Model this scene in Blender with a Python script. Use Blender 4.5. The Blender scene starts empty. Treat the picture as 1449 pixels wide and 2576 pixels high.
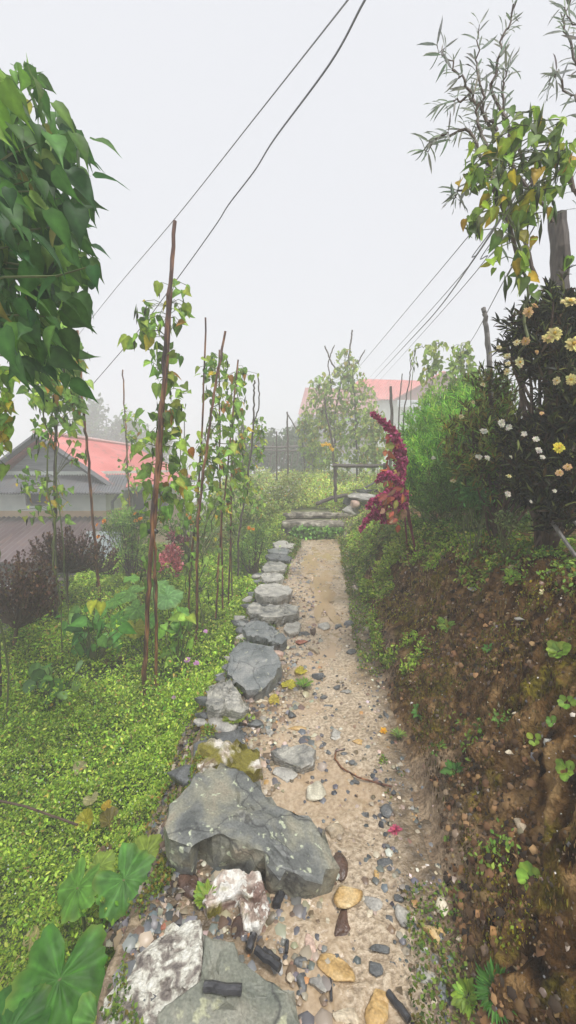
import bpy, math, random
import numpy as np
from mathutils import Vector
R = math.radians
rng = np.random.default_rng(7)
random.seed(7)
scene = bpy.context.scene
COL = scene.collection

# ------------------------------------------------------------------ camera
CAMZ = 1.5; PITCH = R(6.3); FPX = 1000.0
CP, SP = math.cos(PITCH), math.sin(PITCH)
def ray(px, py):
    a = (px-724.5)/FPX; b = -(py-1288.0)/FPX
    return np.array([a, CP+b*SP, -SP+b*CP])
def P(px, py, Y):
    d = ray(px, py); t = Y/d[1]
    return np.array([0, 0, CAMZ]) + d*t
def depth(p):                      # distance along the optical axis
    return p[1]*CP - (p[2]-CAMZ)*SP
cam = bpy.data.cameras.new('camera'); cam_o = bpy.data.objects.new('camera', cam); COL.objects.link(cam_o)
cam_o.location = (0, 0, CAMZ); cam_o.rotation_euler = (math.pi/2-PITCH, 0, 0)
cam.sensor_fit = 'VERTICAL'; cam.sensor_height = 36; cam.lens = 36*FPX/2576.0
cam.clip_start = .05; cam.clip_end = 500
scene.camera = cam_o

# ------------------------------------------------------------------ noise
def _h(ix, iy, s):
    n = (ix.astype(np.int64)*374761393 + iy.astype(np.int64)*668265263 + s*1274126177) & 0xffffffff
    n = ((n ^ (n >> 13))*1274126177) & 0xffffffff
    return ((n ^ (n >> 16)) & 0xffff)/65535.0
def vnoise(x, y, s=0):
    x = np.asarray(x, float); y = np.asarray(y, float)
    ix = np.floor(x); iy = np.floor(y); fx = x-ix; fy = y-iy
    fx = fx*fx*(3-2*fx); fy = fy*fy*(3-2*fy)
    a = _h(ix, iy, s); b = _h(ix+1, iy, s); c = _h(ix, iy+1, s); d = _h(ix+1, iy+1, s)
    return (a*(1-fx)+b*fx)*(1-fy)+(c*(1-fx)+d*fx)*fy
def fbm(x, y, s=0, o=4):
    r = 0; a = .5; x = np.asarray(x, float); y = np.asarray(y, float)
    for i in range(o):
        r = r + a*(vnoise(x, y, s+i)-.5)*2; x = x*2.03+3.1; y = y*2.03-1.7; a *= .5
    return r
def sst(x, a, b):
    t = np.clip((np.asarray(x, float)-a)/(b-a), 0, 1); return t*t*(3-2*t)

# ------------------------------------------------------------------ terrain
def zp(y):                         # path height
    y = np.asarray(y, float); return np.maximum(0, y-3)*.045
def _edge(pts):
    ys, xs = [], []
    for px, py in pts:
        d = ray(px, py); t = np.linspace(.5, 14, 6000)
        Y = d[1]*t; Z = CAMZ+d[2]*t
        i = int(np.argmax(Z < zp(Y))); ys.append(Y[i]); xs.append(d[0]*t[i])
    o = np.argsort(ys); return np.array(ys)[o], np.array(xs)[o]
XLy, XLx = _edge([(715, 1375), (672, 1420), (645, 1490), (615, 1570), (580, 1690), (525, 1790), (490, 1930), (430, 2080), (345, 2330), (262, 2576)])
XRy, XRx = _edge([(872, 1355), (885, 1400), (905, 1470), (925, 1560), (955, 1680), (985, 1800), (1030, 1930), (1070, 2060), (1110, 2200), (1140, 2400), (1160, 2576)])
def xl(y): return np.interp(y, XLy, XLx)
def xr(y): return np.interp(y, XRy, XRx)
def crw(y): return np.interp(y, [1, 3, 5, 7.5], [.78, .72, .55, .45])
def zt(y): return np.interp(y, [1, 2.2, 4, 6, 7.6, 9, 14, 40], [1.02, 1.0, .86, .70, .66, .72, 1.0, 1.4])
STEPY = 7.45
def garden_z(x, y):
    x = np.asarray(x, float); y = np.asarray(y, float)
    b = -.5+.05*np.maximum(0, np.minimum(y, 9)-3)
    b = b+.07*fbm(x*1.3, y*1.3, 11, 3)+.03*fbm(x*5, y*5, 13, 2)
    b = b+.20*(1-sst(xl(np.minimum(y, 8))-x, .0, .45))-.06*sst(xl(np.minimum(y, 8))-x, .3, .6)*(1-sst(xl(np.minimum(y, 8))-x, .7, 1.3))
    xe = np.interp(y, [3, 3.9, 7.2, 9, 12, 20], [-3.0, -3.0, -3.45, -2.9, -2.6, -3.0])
    return b+(-1.9-b)*sst(xe-x, 0, .9)
def field_z(x, y):
    return np.interp(y, [7, 8, 9, 12, 16, 60], [.62, .62, .66, .92, 1.0, 1.2])+.03*fbm(np.asarray(x)*1.2, np.asarray(y)*1.2, 17, 3)
def bank_z(x, y):
    v = (x-xr(y))/crw(y)
    base = zp(np.minimum(y, 9)); top = zt(y)
    vv = np.clip(v, 0, 1)
    prof = vv**1.15
    prof = prof+.05*np.sin(vv*math.pi)*fbm(x*3, y*3, 23, 3)*2
    z = base+(top-base)*prof
    z = z+np.maximum(0, v-1)*crw(y)*.10
    return z
def bank_push(y, z): return .05*fbm(y*7, z*2.0, 41, 4)+.05*(1-2*np.abs(fbm(y*17, z*10, 43, 4)))*.6+.03*fbm(y*45, z*30, 44, 3)+.05*fbm(y*2, z*2.5, 47, 2)
def G(x, y):
    x = np.asarray(x, float); y = np.asarray(y, float)
    g = garden_z(x, y); pth = zp(y)+.012*fbm(x*6, y*6, 3, 3)-.02*np.sin(np.clip((x-xl(y))/(xr(y)-xl(y)), 0, 1)*math.pi)
    f = field_z(x, y)
    s = sst(x, -1.75, -.25)
    ry = sst(y, 6.6, 8.4)
    fl = g+(f-g)*np.maximum(s*ry, sst(y, 9.5, 13)*sst(x, -3.2, -1.6))
    near = np.where(x < xl(y), fl, np.where(x < xr(y), pth, bank_z(x, y)))
    far = np.where(x > xr(7.6), np.maximum(fl, np.minimum(bank_z(x, np.minimum(y, 9)), 2.2)), fl)
    return np.where(y < STEPY, near, far)
TT = np.concatenate([np.linspace(.4, 6, 2500), np.linspace(6.01, 40, 3000)])
def hit(px, py, fun=G):
    d = ray(px, py); X = d[0]*TT; Y = d[1]*TT; Z = CAMZ+d[2]*TT
    m = Z < fun(X, Y)
    i = int(np.argmax(m)) if m.any() else len(TT)-1
    return np.array([X[i], Y[i], Z[i]])

# ------------------------------------------------------------------ materials
MATS = {}
def _new(name):
    m = bpy.data.materials.new(name); m.use_nodes = True
    nt = m.node_tree; b = nt.nodes['Principled BSDF']; MATS[name] = m
    return m, nt, b
def ramp(nt, src, stops):
    r = nt.nodes.new('ShaderNodeValToRGB'); e = r.color_ramp.elements
    e[0].position, e[0].color = stops[0][0], (*stops[0][1], 1)
    e[1].position, e[1].color = stops[-1][0], (*stops[-1][1], 1)
    for p, c in stops[1:-1]:
        k = e.new(p); k.color = (*c, 1)
    nt.links.new(src, r.inputs[0]); return r.outputs[0]
def tex(nt, kind, scale, detail=6, dist=0, stretch=None, coord='Object'):
    tc = nt.nodes.new('ShaderNodeTexCoord'); out = tc.outputs[coord]
    if stretch:
        mp = nt.nodes.new('ShaderNodeMapping'); mp.inputs['Scale'].default_value = stretch; nt.links.new(out, mp.inputs[0]); out = mp.outputs[0]
    t = nt.nodes.new({'noise': 'ShaderNodeTexNoise', 'voronoi': 'ShaderNodeTexVoronoi', 'wave': 'ShaderNodeTexWave'}[kind])
    t.inputs['Scale'].default_value = scale
    if 'Detail' in t.inputs: t.inputs['Detail'].default_value = detail
    if 'Distortion' in t.inputs: t.inputs['Distortion'].default_value = dist
    nt.links.new(out, t.inputs[0]); return t
def mix(nt, f, a, b, mode='MIX'):
    m = nt.nodes.new('ShaderNodeMix'); m.data_type = 'RGBA'; m.blend_type = mode
    for k, v in ((0, f), (6, a), (7, b)):
        if isinstance(v, (int, float)): m.inputs[k].default_value = v
        elif isinstance(v, tuple): m.inputs[k].default_value = (*v, 1)
        else: nt.links.new(v, m.inputs[k])
    return m.outputs[2]
def bump(nt, b, h, strength=.4, dist=.01):
    n = nt.nodes.new('ShaderNodeBump'); n.inputs['Strength'].default_value = strength; n.inputs['Distance'].default_value = dist
    nt.links.new(h, n.inputs['Height']); nt.links.new(n.outputs[0], b.inputs['Normal'])
def rock_mat(name, stops, scale=9, rough=.5, lichen=None, lthr=.62, lscale=22, layers=False, bstr=.7, moss=0, crack=0):
    m, nt, b = _new(name)
    t = tex(nt, 'noise', scale, 8, .6)
    c = ramp(nt, t.outputs['Fac'], stops)
    if layers:
        w = tex(nt, 'wave', 9, 4, 7, (.3, .3, 2)); w.bands_direction = 'Z'; c = mix(nt, .35, c, ramp(nt, w.outputs['Fac'], [(0, stops[0][1]), (1, stops[-1][1])]))
    if lichen:
        l = tex(nt, 'noise', lscale, 5, .3); f = ramp(nt, l.outputs['Fac'], [(lthr-.03, (0, 0, 0)), (lthr+.03, (1, 1, 1))])
        c = mix(nt, f, c, lichen)
    if moss:
        l = tex(nt, 'noise', 7, 6, .5); f = ramp(nt, l.outputs['Fac'], [(moss-.05, (0, 0, 0)), (moss+.05, (1, 1, 1))])
        c = mix(nt, f, c, (.16, .14, .02))
    fs = tex(nt, 'noise', 130, 4); c = mix(nt, .5, c, ramp(nt, fs.outputs['Fac'], [(.3, (.35, .35, .35)), (.7, (.9, .9, .88))]), 'OVERLAY')
    if crack:
        tc = nt.nodes.new('ShaderNodeTexCoord'); nz = tex(nt, 'noise', 6, 5); ad = nt.nodes.new('ShaderNodeVectorMath'); ad.operation = 'MULTIPLY_ADD'
        nt.links.new(nz.outputs['Color'], ad.inputs[0]); ad.inputs[1].default_value = (.22, .22, .22); nt.links.new(tc.outputs['Object'], ad.inputs[2])
        vo = nt.nodes.new('ShaderNodeTexVoronoi'); vo.feature = 'DISTANCE_TO_EDGE'; vo.inputs['Scale'].default_value = crack; nt.links.new(ad.outputs[0], vo.inputs['Vector'])
        c = mix(nt, ramp(nt, vo.outputs['Distance'], [(0, (.75, .75, .75)), (.018, (0, 0, 0))]), c, (.03, .03, .03))
    nt.links.new(c, b.inputs['Base Color'])
    r = tex(nt, 'noise', 14, 3); rr = nt.nodes.new('ShaderNodeMapRange'); rr.inputs[3].default_value = rough-.15; rr.inputs[4].default_value = rough+.2
    nt.links.new(r.outputs['Fac'], rr.inputs[0]); nt.links.new(rr.outputs[0], b.inputs['Roughness'])
    t2 = tex(nt, 'noise', scale*4, 8, .2); bump(nt, b, t2.outputs['Fac'], bstr, .012)
    return m
def leaf_mat(name, rough=.45, trans=.3, spec=.5):
    m, nt, b = _new(name)
    a = nt.nodes.new('ShaderNodeAttribute'); a.attribute_name = 'tint'
    n = tex(nt, 'noise', 35, 3); v = ramp(nt, n.outputs['Fac'], [(.3, (.75, .75, .75)), (.7, (1.2, 1.2, 1.1))])
    c = mix(nt, 1.0, a.outputs['Color'], v, 'MULTIPLY')
    nt.links.new(c, b.inputs['Base Color']); b.inputs['Roughness'].default_value = rough
    b.inputs['Specular IOR Level'].default_value = spec
    t = nt.nodes.new('ShaderNodeBsdfTranslucent'); nt.links.new(c, t.inputs[0])
    ms = nt.nodes.new('ShaderNodeMixShader'); ms.inputs[0].default_value = trans
    nt.links.new(b.outputs[0], ms.inputs[1]); nt.links.new(t.outputs[0], ms.inputs[2])
    nt.links.new(ms.outputs[0], nt.nodes['Material Output'].inputs[0])
    return m
def plain(name, stops, scale=20, rough=.6, bstr=.3, stretch=None, bd=.005):
    m, nt, b = _new(name)
    t = tex(nt, 'noise', scale, 6, .3, stretch)
    nt.links.new(ramp(nt, t.outputs['Fac'], stops), b.inputs['Base Color']); b.inputs['Roughness'].default_value = rough
    if bstr: bump(nt, b, t.outputs['Fac'], bstr, bd)
    return m

LEAF = leaf_mat('leaf', .5, .45, .3)
LEAFM = leaf_mat('leaf_small', .55, .35, .25)
PETAL = leaf_mat('petal', .6, .25, .2)
STEM = plain('green_stem', [(.3, (.07, .09, .03)), (.7, (.14, .16, .05))])
DRYSTEM = plain('dry_stem', [(.3, (.05, .03, .02)), (.7, (.11, .07, .04))])
BAMBOO = plain('wet_bamboo', [(.36, (.03, .014, .010)), (.5, (.13, .055, .03)), (.66, (.32, .15, .06))], 6, .35, .4, (4, 4, .8))
DARKWOOD = plain('dark_wet_wood', [(.3, (.035, .028, .022)), (.7, (.12, .095, .075))], 10, .5, .6, (6, 6, 1), .01)
GREYWOOD = plain('grey_weathered_wood', [(.3, (.10, .095, .09)), (.7, (.24, .22, .20))], 10, .6, .6, (6, 6, 1), .01)
SLATE = rock_mat('slate', [(.3, (.09, .10, .10)), (.5, (.16, .17, .168)), (.72, (.27, .265, .25))], 7, .4, (.38, .38, .27), .68, 18, bstr=1, crack=3)
SLATEL = rock_mat('slate_layered', [(.3, (.08, .085, .08)), (.5, (.22, .21, .19)), (.72, (.44, .42, .36))], 8, .45, (.36, .35, .26), .68, 25, True, bstr=1)
SLATED = rock_mat('slate_dark', [(.3, (.045, .048, .05)), (.7, (.14, .145, .145))], 14, .35)
BIGSLATE = rock_mat('slate_lichened', [(.28, (.055, .06, .058)), (.45, (.125, .13, .122)), (.56, (.20, .195, .15)), (.70, (.27, .225, .165))], 5.5, .45, (.42, .45, .32), .65, 30, bstr=1, crack=3.2)
FLATSLATE = rock_mat('slate_green_grey', [(.3, (.10, .11, .09)), (.5, (.17, .175, .14)), (.72, (.25, .235, .19))], 8, .45, (.33, .33, .22), .66, 20, bstr=.8, crack=2.2)
SPECK = rock_mat('granite_speckled', [(.36, (.12, .10, .09)), (.46, (.25, .22, .19)), (.52, (.46, .44, .38)), (.60, (.62, .60, .52))], 26, .55, bstr=1)
LICHEN = rock_mat('lichened_pink', [(.35, (.16, .10, .08)), (.5, (.42, .34, .29)), (.6, (.58, .55, .5))], 12, .7, (.68, .66, .6), .56, 30, moss=.58)
MOSSY = rock_mat('mossy_granite', [(.35, (.16, .11, .07)), (.5, (.42, .36, .30)), (.6, (.62, .58, .52))], 10, .8, (.64, .6, .54), .6, 26, moss=.49)
OCHRE = rock_mat('ochre_stone', [(.3, (.26, .15, .05)), (.5, (.46, .30, .12)), (.7, (.58, .44, .24))], 12, .4)
TAN = rock_mat('tan_stone', [(.3, (.24, .19, .13)), (.7, (.46, .38, .27))], 12, .45)
CREAM = rock_mat('cream_stone', [(.3, (.42, .34, .24)), (.7, (.66, .58, .44))], 14, .5)
PINK = rock_mat('pink_stone', [(.3, (.36, .22, .17)), (.7, (.56, .42, .34))], 14, .5)
BRICKM = rock_mat('red_stone', [(.3, (.22, .07, .04)), (.7, (.38, .16, .10))], 14, .5)
GREYST = rock_mat('grey_stone', [(.3, (.20, .19, .175)), (.7, (.44, .42, .37))], 12, .45)
BROWNST = rock_mat('brown_wet_stone', [(.3, (.035, .02, .015)), (.7, (.12, .07, .05))], 12, .22)
STRIPED = rock_mat('striped_white_stone', [(.3, (.22, .20, .15)), (.7, (.60, .56, .44))], 5, .5, layers=True)
STEPM = rock_mat('step_stone', [(.32, (.05, .042, .032)), (.48, (.15, .13, .10)), (.58, (.28, .25, .20)), (.7, (.44, .41, .34))], 9, .6, bstr=1)
CHAR = plain('charcoal', [(.3, (.018, .018, .02)), (.7, (.055, .055, .06))], 40, .4, .8, None, .006)

def soil_mats():
    # wet sandy path with smoother puddled patches
    m, nt, b = _new('wet_path_mud')
    t = tex(nt, 'noise', 2.2, 7, .4); c = ramp(nt, t.outputs['Fac'], [(.3, (.22, .155, .10)), (.45, (.43, .325, .22)), (.58, (.55, .44, .32)), (.72, (.36, .26, .165))])
    s = tex(nt, 'noise', 60, 4); c = mix(nt, .5, c, ramp(nt, s.outputs['Fac'], [(.36, (.15, .11, .07)), (.5, (.44, .345, .23)), (.64, (.68, .58, .43))]))
    tc = nt.nodes.new('ShaderNodeTexCoord')
    nt.nodes['Principled BSDF'].inputs['Specular IOR Level'].default_value = .6
    e = nt.nodes.new('ShaderNodeAttribute'); e.attribute_name = 'tint'      # r: how muddy / stony the border is
    se = nt.nodes.new('ShaderNodeSeparateColor'); nt.links.new(e.outputs['Color'], se.inputs[0])
    s2 = tex(nt, 'noise', 16, 6); bc = ramp(nt, s2.outputs['Fac'], [(.35, (.055, .038, .02)), (.52, (.15, .105, .06)), (.68, (.32, .24, .15))])
    c = mix(nt, se.outputs[0], c, bc)
    p = tex(nt, 'noise', 1.6, 5, .6); pf = ramp(nt, p.outputs['Fac'], [(.46, (0, 0, 0)), (.54, (1, 1, 1))])
    pm = mix(nt, se.outputs[0], pf, (0, 0, 0))
    pg = mix(nt, pm, c, (.40, .28, .165)); nt.links.new(mix(nt, .6, c, pg), b.inputs['Base Color'])
    rr = ramp(nt, pm, [(0, (.36, .36, .36)), (1, (.10, .10, .10))]); nt.links.new(rr, b.inputs['Roughness'])
    h = mix(nt, pm, s.outputs['Fac'], (.5, .5, .5)); bump(nt, b, h, .9, .02)
    # earth bank: dark, streaked downhill, mossy
    m, nt, b = _new('bank_earth')
    t = tex(nt, 'noise', 9, 9, .6, (1, 1.3, .7)); c = ramp(nt, t.outputs['Fac'], [(.34, (.014, .007, .002)), (.44, (.075, .038, .012)), (.54, (.18, .10, .036)), (.68, (.36, .23, .10))])
    t3 = tex(nt, 'noise', 1.7, 5, .3); r3 = ramp(nt, t3.outputs['Fac'], [(.52, (0, 0, 0)), (.64, (1, 1, 1))])
    c = mix(nt, r3, c, ramp(nt, t.outputs['Fac'], [(.32, (.06, .032, .012)), (.5, (.19, .11, .045)), (.7, (.36, .23, .11))]))
    mo = tex(nt, 'noise', 3.1, 7, 1.0, (1.6, 1.6, .6)); mf = ramp(nt, mo.outputs['Fac'], [(.55, (0, 0, 0)), (.66, (1, 1, 1))])
    c = mix(nt, mf, c, ramp(nt, tex(nt, 'noise', 50, 3).outputs['Fac'], [(.35, (.05, .042, .008)), (.65, (.24, .19, .02))]))
    rd = tex(nt, 'noise', 2.3, 3, .3, (1, 1, 1)); c = mix(nt, ramp(nt, rd.outputs['Fac'], [(.66, (0, 0, 0)), (.75, (1, 1, 1))]), c, (.14, .035, .012))
    e = nt.nodes.new('ShaderNodeAttribute'); e.attribute_name = 'tint'
    se = nt.nodes.new('ShaderNodeSeparateColor'); nt.links.new(e.outputs['Color'], se.inputs[0])
    c = mix(nt, se.outputs[0], c, ramp(nt, t.outputs['Fac'], [(.3, (.16, .11, .07)), (.7, (.40, .30, .20))]))
    nt.links.new(c, b.inputs['Base Color']); b.inputs['Roughness'].default_value = .75; b.inputs['Specular IOR Level'].default_value = .05
    t2 = tex(nt, 'noise', 45, 8, .2); bump(nt, b, t2.outputs['Fac'], 1.0, .05)
    plain('garden_earth', [(.3, (.03, .04, .012)), (.7, (.09, .12, .03))], 12, .8, .8, None, .03)
    plain('field_earth', [(.3, (.10, .11, .05)), (.7, (.20, .21, .09))], 8, .8, .8, None, .03)
soil_mats()

# ------------------------------------------------------------------ mesh helpers
def link(o, parent=None, inv=False):
    COL.objects.link(o)
    if parent is not None:
        o.parent = parent
        o.location = -Vector(parent.location)     # parts are modelled in world space
    return o
def set_tint(me, cols):
    a = me.color_attributes.new('tint', 'FLOAT_COLOR', 'POINT')
    c = np.ones((len(me.vertices), 4), np.float32); c[:, :3] = cols
    a.data.foreach_set('color', c.ravel())
def mesh(name, V, F, m, parent=None, tint=None, smooth=False):
    """V (n,3), F (m,k) array or list of tuples; world space."""
    me = bpy.data.meshes.new(name); V = np.asarray(V, np.float32)
    if isinstance(F, np.ndarray):
        k = F.shape[1]
        me.vertices.add(len(V)); me.vertices.foreach_set('co', V.ravel())
        me.loops.add(F.size); me.loops.foreach_set('vertex_index', F.astype(np.int32).ravel())
        me.polygons.add(len(F)); me.polygons.foreach_set('loop_start', np.arange(0, F.size, k, dtype=np.int32))
        me.polygons.foreach_set('loop_total', np.full(len(F), k, np.int32))
        me.update(calc_edges=True)
    else:
        me.from_pydata([tuple(map(float, v)) for v in V], [], [tuple(int(i) for i in f) for f in F]); me.update()
    if smooth: me.polygons.foreach_set('use_smooth', np.ones(len(me.polygons), bool))
    if tint is not None: set_tint(me, tint)
    me.materials.append(m)
    o = bpy.data.objects.new(name, me)
    return link(o, parent)
def tag(o, label=None, cat=None, group=None, kind=None):
    if label: o['label'] = label
    if cat: o['category'] = cat
    if group: o['group'] = group
    if kind: o['kind'] = kind
    return o
def thing(name, label, cat, loc=(0, 0, 0), group=None):
    o = bpy.data.objects.new(name, None); o.empty_display_size = .1
    o.location = tuple(map(float, loc)); COL.objects.link(o); return tag(o, label, cat, group)
class MB:
    def __init__(s): s.V = []; s.F = []
    def add(s, V, F):
        n = len(s.V); s.V += [tuple(map(float, v)) for v in V]; s.F += [tuple(int(i)+n for i in f) for f in F]
    def tube(s, pts, rad, k=6):
        pts = [np.array(p, float) for p in pts]
        if not hasattr(rad, '__len__'): rad = [rad]*len(pts)
        V = []; F = []
        for i, p in enumerate(pts):
            t = pts[min(i+1, len(pts)-1)]-pts[max(i-1, 0)]; t = t/(np.linalg.norm(t)+1e-9)
            u = np.cross(t, [0.13, .99, .05]) if abs(t[2]) > .6 else np.cross(t, [0, 0, 1]); u /= np.linalg.norm(u)+1e-9; v = np.cross(t, u)
            for j in range(k):
                a = 2*math.pi*j/k; V.append(p+rad[i]*(u*math.cos(a)+v*math.sin(a)))
        for i in range(len(pts)-1):
            for j in range(k): F.append((i*k+j, i*k+(j+1) % k, (i+1)*k+(j+1) % k, (i+1)*k+j))
        F.append(tuple(range(k))[::-1]); F.append(tuple((len(pts)-1)*k+j for j in range(k)))
        s.add(V, F)
    def box(s, c, d, rz=0, bev=0):
        x, y, z = [q/2 for q in d]; ca, sa = math.cos(rz), math.sin(rz)
        V = [(c[0]+a*x*ca-b_*y*sa, c[1]+a*x*sa+b_*y*ca, c[2]+e*z) for e in (-1, 1) for b_ in (-1, 1) for a in (-1, 1)]
        s.add(V, [(0, 2, 3, 1), (4, 5, 7, 6), (0, 1, 5, 4), (2, 6, 7, 3), (0, 4, 6, 2), (1, 3, 7, 5)])
    def build(s, name, m, parent=None, smooth=False):
        return mesh(name, np.array(s.V), s.F, m, parent, smooth=smooth)
def wobble(pts, n=8, amp=.01, seed=0):
    """resample a polyline to n*segments points with a little irregularity"""
    r = np.random.default_rng(seed); out = []
    pts = [np.array(p, float) for p in pts]
    for a, b in zip(pts[:-1], pts[1:]):
        for i in range(n):
            out.append(a+(b-a)*i/n+(r.normal(0, amp, 3) if (out and i) else 0))
    out.append(pts[-1]); return out

# leaf templates: verts (x across, y along, z up), triangles
def _sym(half, mid):
    V = []; F = []
    for p in mid: V.append(p)
    n = len(mid)
    for sgn in (1, -1):
        s0 = len(V)
        for (x, y, z) in half: V.append((x*sgn, y, z))
        ch = [0]+[s0+i for i in range(len(half))]+[n-1]
        ms = list(range(n))
        # zip outline chain with midrib chain
        i = j = 0
        while i < len(ch)-1 or j < n-1:
            if j >= n-1 or (i < len(ch)-1 and V[ch[i+1]][1] <= V[ms[j+1]][1]):
                if len({ch[i], ch[i+1], ms[j]}) == 3: F.append((ch[i], ch[i+1], ms[j]) if sgn > 0 else (ch[i+1], ch[i], ms[j]))
                i += 1
            else:
                if len({ch[i], ms[j], ms[j+1]}) == 3: F.append((ch[i], ms[j+1], ms[j]) if sgn > 0 else (ms[j+1], ch[i], ms[j]))
                j += 1
    return np.array(V, np.float32), np.array(F, np.int32)
T_HEART = _sym([(.17, -.08, .06), (.35, .05, .13), (.38, .28, .11), (.28, .55, .03), (.12, .82, -.10)], [(0, 0, 0), (0, .35, -.01), (0, .7, -.08), (0, 1.05, -.24)])
T_POINT = _sym([(.16, -.02, .05), (.30, .16, .10), (.30, .40, .06), (.17, .66, -.04), (.05, .88, -.18)], [(0, 0, 0), (0, .35, -.02), (0, .7, -.10), (0, 1.12, -.36)])
T_OVAL = _sym([(.22, .22, .06), (.30, .5, .05), (.16, .82, 0)], [(0, 0, 0), (0, .5, 0), (0, 1, -.1)])
T_LANCE = _sym([(.085, .2, .02), (.10, .5, .01), (.055, .8, -.04)], [(0, 0, 0), (0, .5, 0), (0, 1, -.16)])
T_FINE = (T_LANCE[0]*np.array([.62, 1, 1], np.float32), T_LANCE[1])
T_TINY = (np.array([(0, 0, 0), (.34, .5, .08), (0, 1, -.05), (-.34, .5, .08)], np.float32), np.array([(0, 1, 2), (0, 2, 3)], np.int32))
T_ROUND = (np.array([(0, 0, 0), (.35, .15, .06), (.5, .5, .08), (.33, .86, .03), (0, 1, -.03), (-.33, .86, .03), (-.5, .5, .08), (-.35, .15, .06), (0, .5, 0)], np.float32),
           np.array([(8, i, (i+1) % 8) for i in range(8)], np.int32))
T_POD = (np.array([(0, 0, 0), (.08, .5, 0), (-.05, .5, .07), (-.05, .5, -.07), (0.03, 1, 0)], np.float32),
         np.array([(0, 1, 2), (0, 2, 3), (0, 3, 1), (4, 2, 1), (4, 3, 2), (4, 1, 3)], np.int32))
def frames(D, N):
    D = D/(np.linalg.norm(D, axis=1, keepdims=True)+1e-9)
    X = np.cross(D, N); X /= np.linalg.norm(X, axis=1, keepdims=True)+1e-9
    return X, D, np.cross(X, D)
def soup(name, T, pos, D, N, size, cols, m, parent=None, curl=None):
    V, F = T; pos = np.asarray(pos, float); n = len(pos)
    X, Y, Z = frames(np.asarray(D, float), np.asarray(N, float)); size = np.asarray(size, float)
    if size.ndim == 0: size = np.full(n, float(size))
    W = np.einsum('v,nk->nvk', V[:, 0], X)+np.einsum('v,nk->nvk', V[:, 1], Y)+np.einsum('v,nk->nvk', V[:, 2], Z)
    W = pos[:, None, :]+W*size[:, None, None]
    FF = (F[None]+(np.arange(n)*len(V))[:, None, None]).reshape(-1, 3)
    tint = np.repeat(np.asarray(cols, np.float32), len(V), axis=0)
    if len(V) > 8: tint = tint*np.tile(np.where(np.abs(V[:, 0]) < .01, 1.35, .88).astype(np.float32), n)[:, None]
    return mesh(name, W.reshape(-1, 3), FF, m, parent, tint)
def palette(n, cols, w=None, jit=.18, r=rng):
    cols = np.array(cols, float); w = np.ones(len(cols)) if w is None else np.array(w, float)
    i = r.choice(len(cols), n, p=w/w.sum()); c = cols[i]*(1+r.normal(0, jit, (n, 1)))
    return np.clip(c*(1+r.normal(0, .06, (n, 3))), .004, .9)
def rdir(n, up=0., r=rng):
    d = r.normal(0, 1, (n, 3)); d[:, 2] += up; return d/np.linalg.norm(d, axis=1, keepdims=True)
HAZE = .0215; SKYC = (4.08, 4.15, 4.38); SUN = 1.5; EXPO = 1.14
# ------------------------------------------------------------------ ground sheets (the setting)
def sheet(name, X, Y, Z, m, tint=None):
    r, c = X.shape; V = np.stack([X, Y, Z], -1).reshape(-1, 3)
    i = np.arange(r*c).reshape(r, c)
    F = np.stack([i[:-1, :-1], i[:-1, 1:], i[1:, 1:], i[1:, :-1]], -1).reshape(-1, 4)
    o = mesh(name, V, F, m, None, tint, True); return tag(o, kind='structure')
ys = np.concatenate([np.linspace(-3, .6, 12), (.65+6.8*np.linspace(0, 1, 430)**1.35)])
# path
u = np.linspace(-.06, 1.04, 70); U, Y = np.meshgrid(u, ys); a, b_ = xl(Y), xr(Y)
X = a+(b_-a)*U; Z = zp(Y)+.012*fbm(X*6, Y*6, 3, 3)-.02*np.sin(np.clip(U, 0, 1)*math.pi)+.018*fbm(X*19, Y*19, 5, 4)
Z = np.where(U < -.03, Z-.35, Z)
X = X+.035*fbm(Y*7, Y*0+2, 35, 3)*(U < .02)
e = 1-sst(U+.34*fbm(X*3, Y*3, 31, 4), .14, .46)*(1-sst(U+.15*fbm(X*4, Y*4, 33, 3), .80, 1.0))
e = np.clip(e*.95, 0, 1); near = np.repeat(e.reshape(-1, 1), 3, 1)
sheet('path', X, Y, Z, MATS['wet_path_mud'], near)
# earth bank and the terrace above it
v = np.concatenate([np.linspace(-.04, 1.15, 130), np.linspace(1.2, 3, 16), np.array([4, 6, 10, 16, 24, 34])])
Vv, Y = np.meshgrid(v, ys); X = xr(Y)+Vv*crw(Y); Z = bank_z(X, Y)
# horizontal push of the face along its normal: rills and clods
mid = sst(Vv, .02, .2)*(1-sst(Vv, 1.1, 1.5))
dd = bank_push(Y, Z)
X = X+dd*mid*-.8; Z = Z+dd*mid*.5
te = 1-sst(Vv+.25*fbm(X*3, Y*3, 37, 3), -.02, .20); te = np.repeat(np.clip(te, 0, 1).reshape(-1, 1), 3, 1)
sheet('earth_bank', X, Y, Z, MATS['bank_earth'], te)
# garden plot on the low side
w = np.concatenate([np.linspace(0, 3.2, 110), np.linspace(3.25, 4.8, 24), np.array([5.5, 7, 10, 16, 28])])
Wv, Y = np.meshgrid(w, ys); X = xl(Y)+.05-Wv; Z = G(np.minimum(X, xl(Y)-.001), Y)
sheet('garden_ground', X, Y, Z, MATS['garden_earth'])
# upper field, beyond the steps
ys2 = np.concatenate([np.linspace(STEPY, 14, 90), np.linspace(14.5, 40, 20)])
xs2 = np.concatenate([np.array([-30, -20, -12, -8, -6]), np.linspace(-5, 6, 120), np.array([7, 9, 12, 18, 30])])
X, Y = np.meshgrid(xs2, ys2); sheet('field_ground', X, Y, G(X, Y), MATS['field_earth'])
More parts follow.
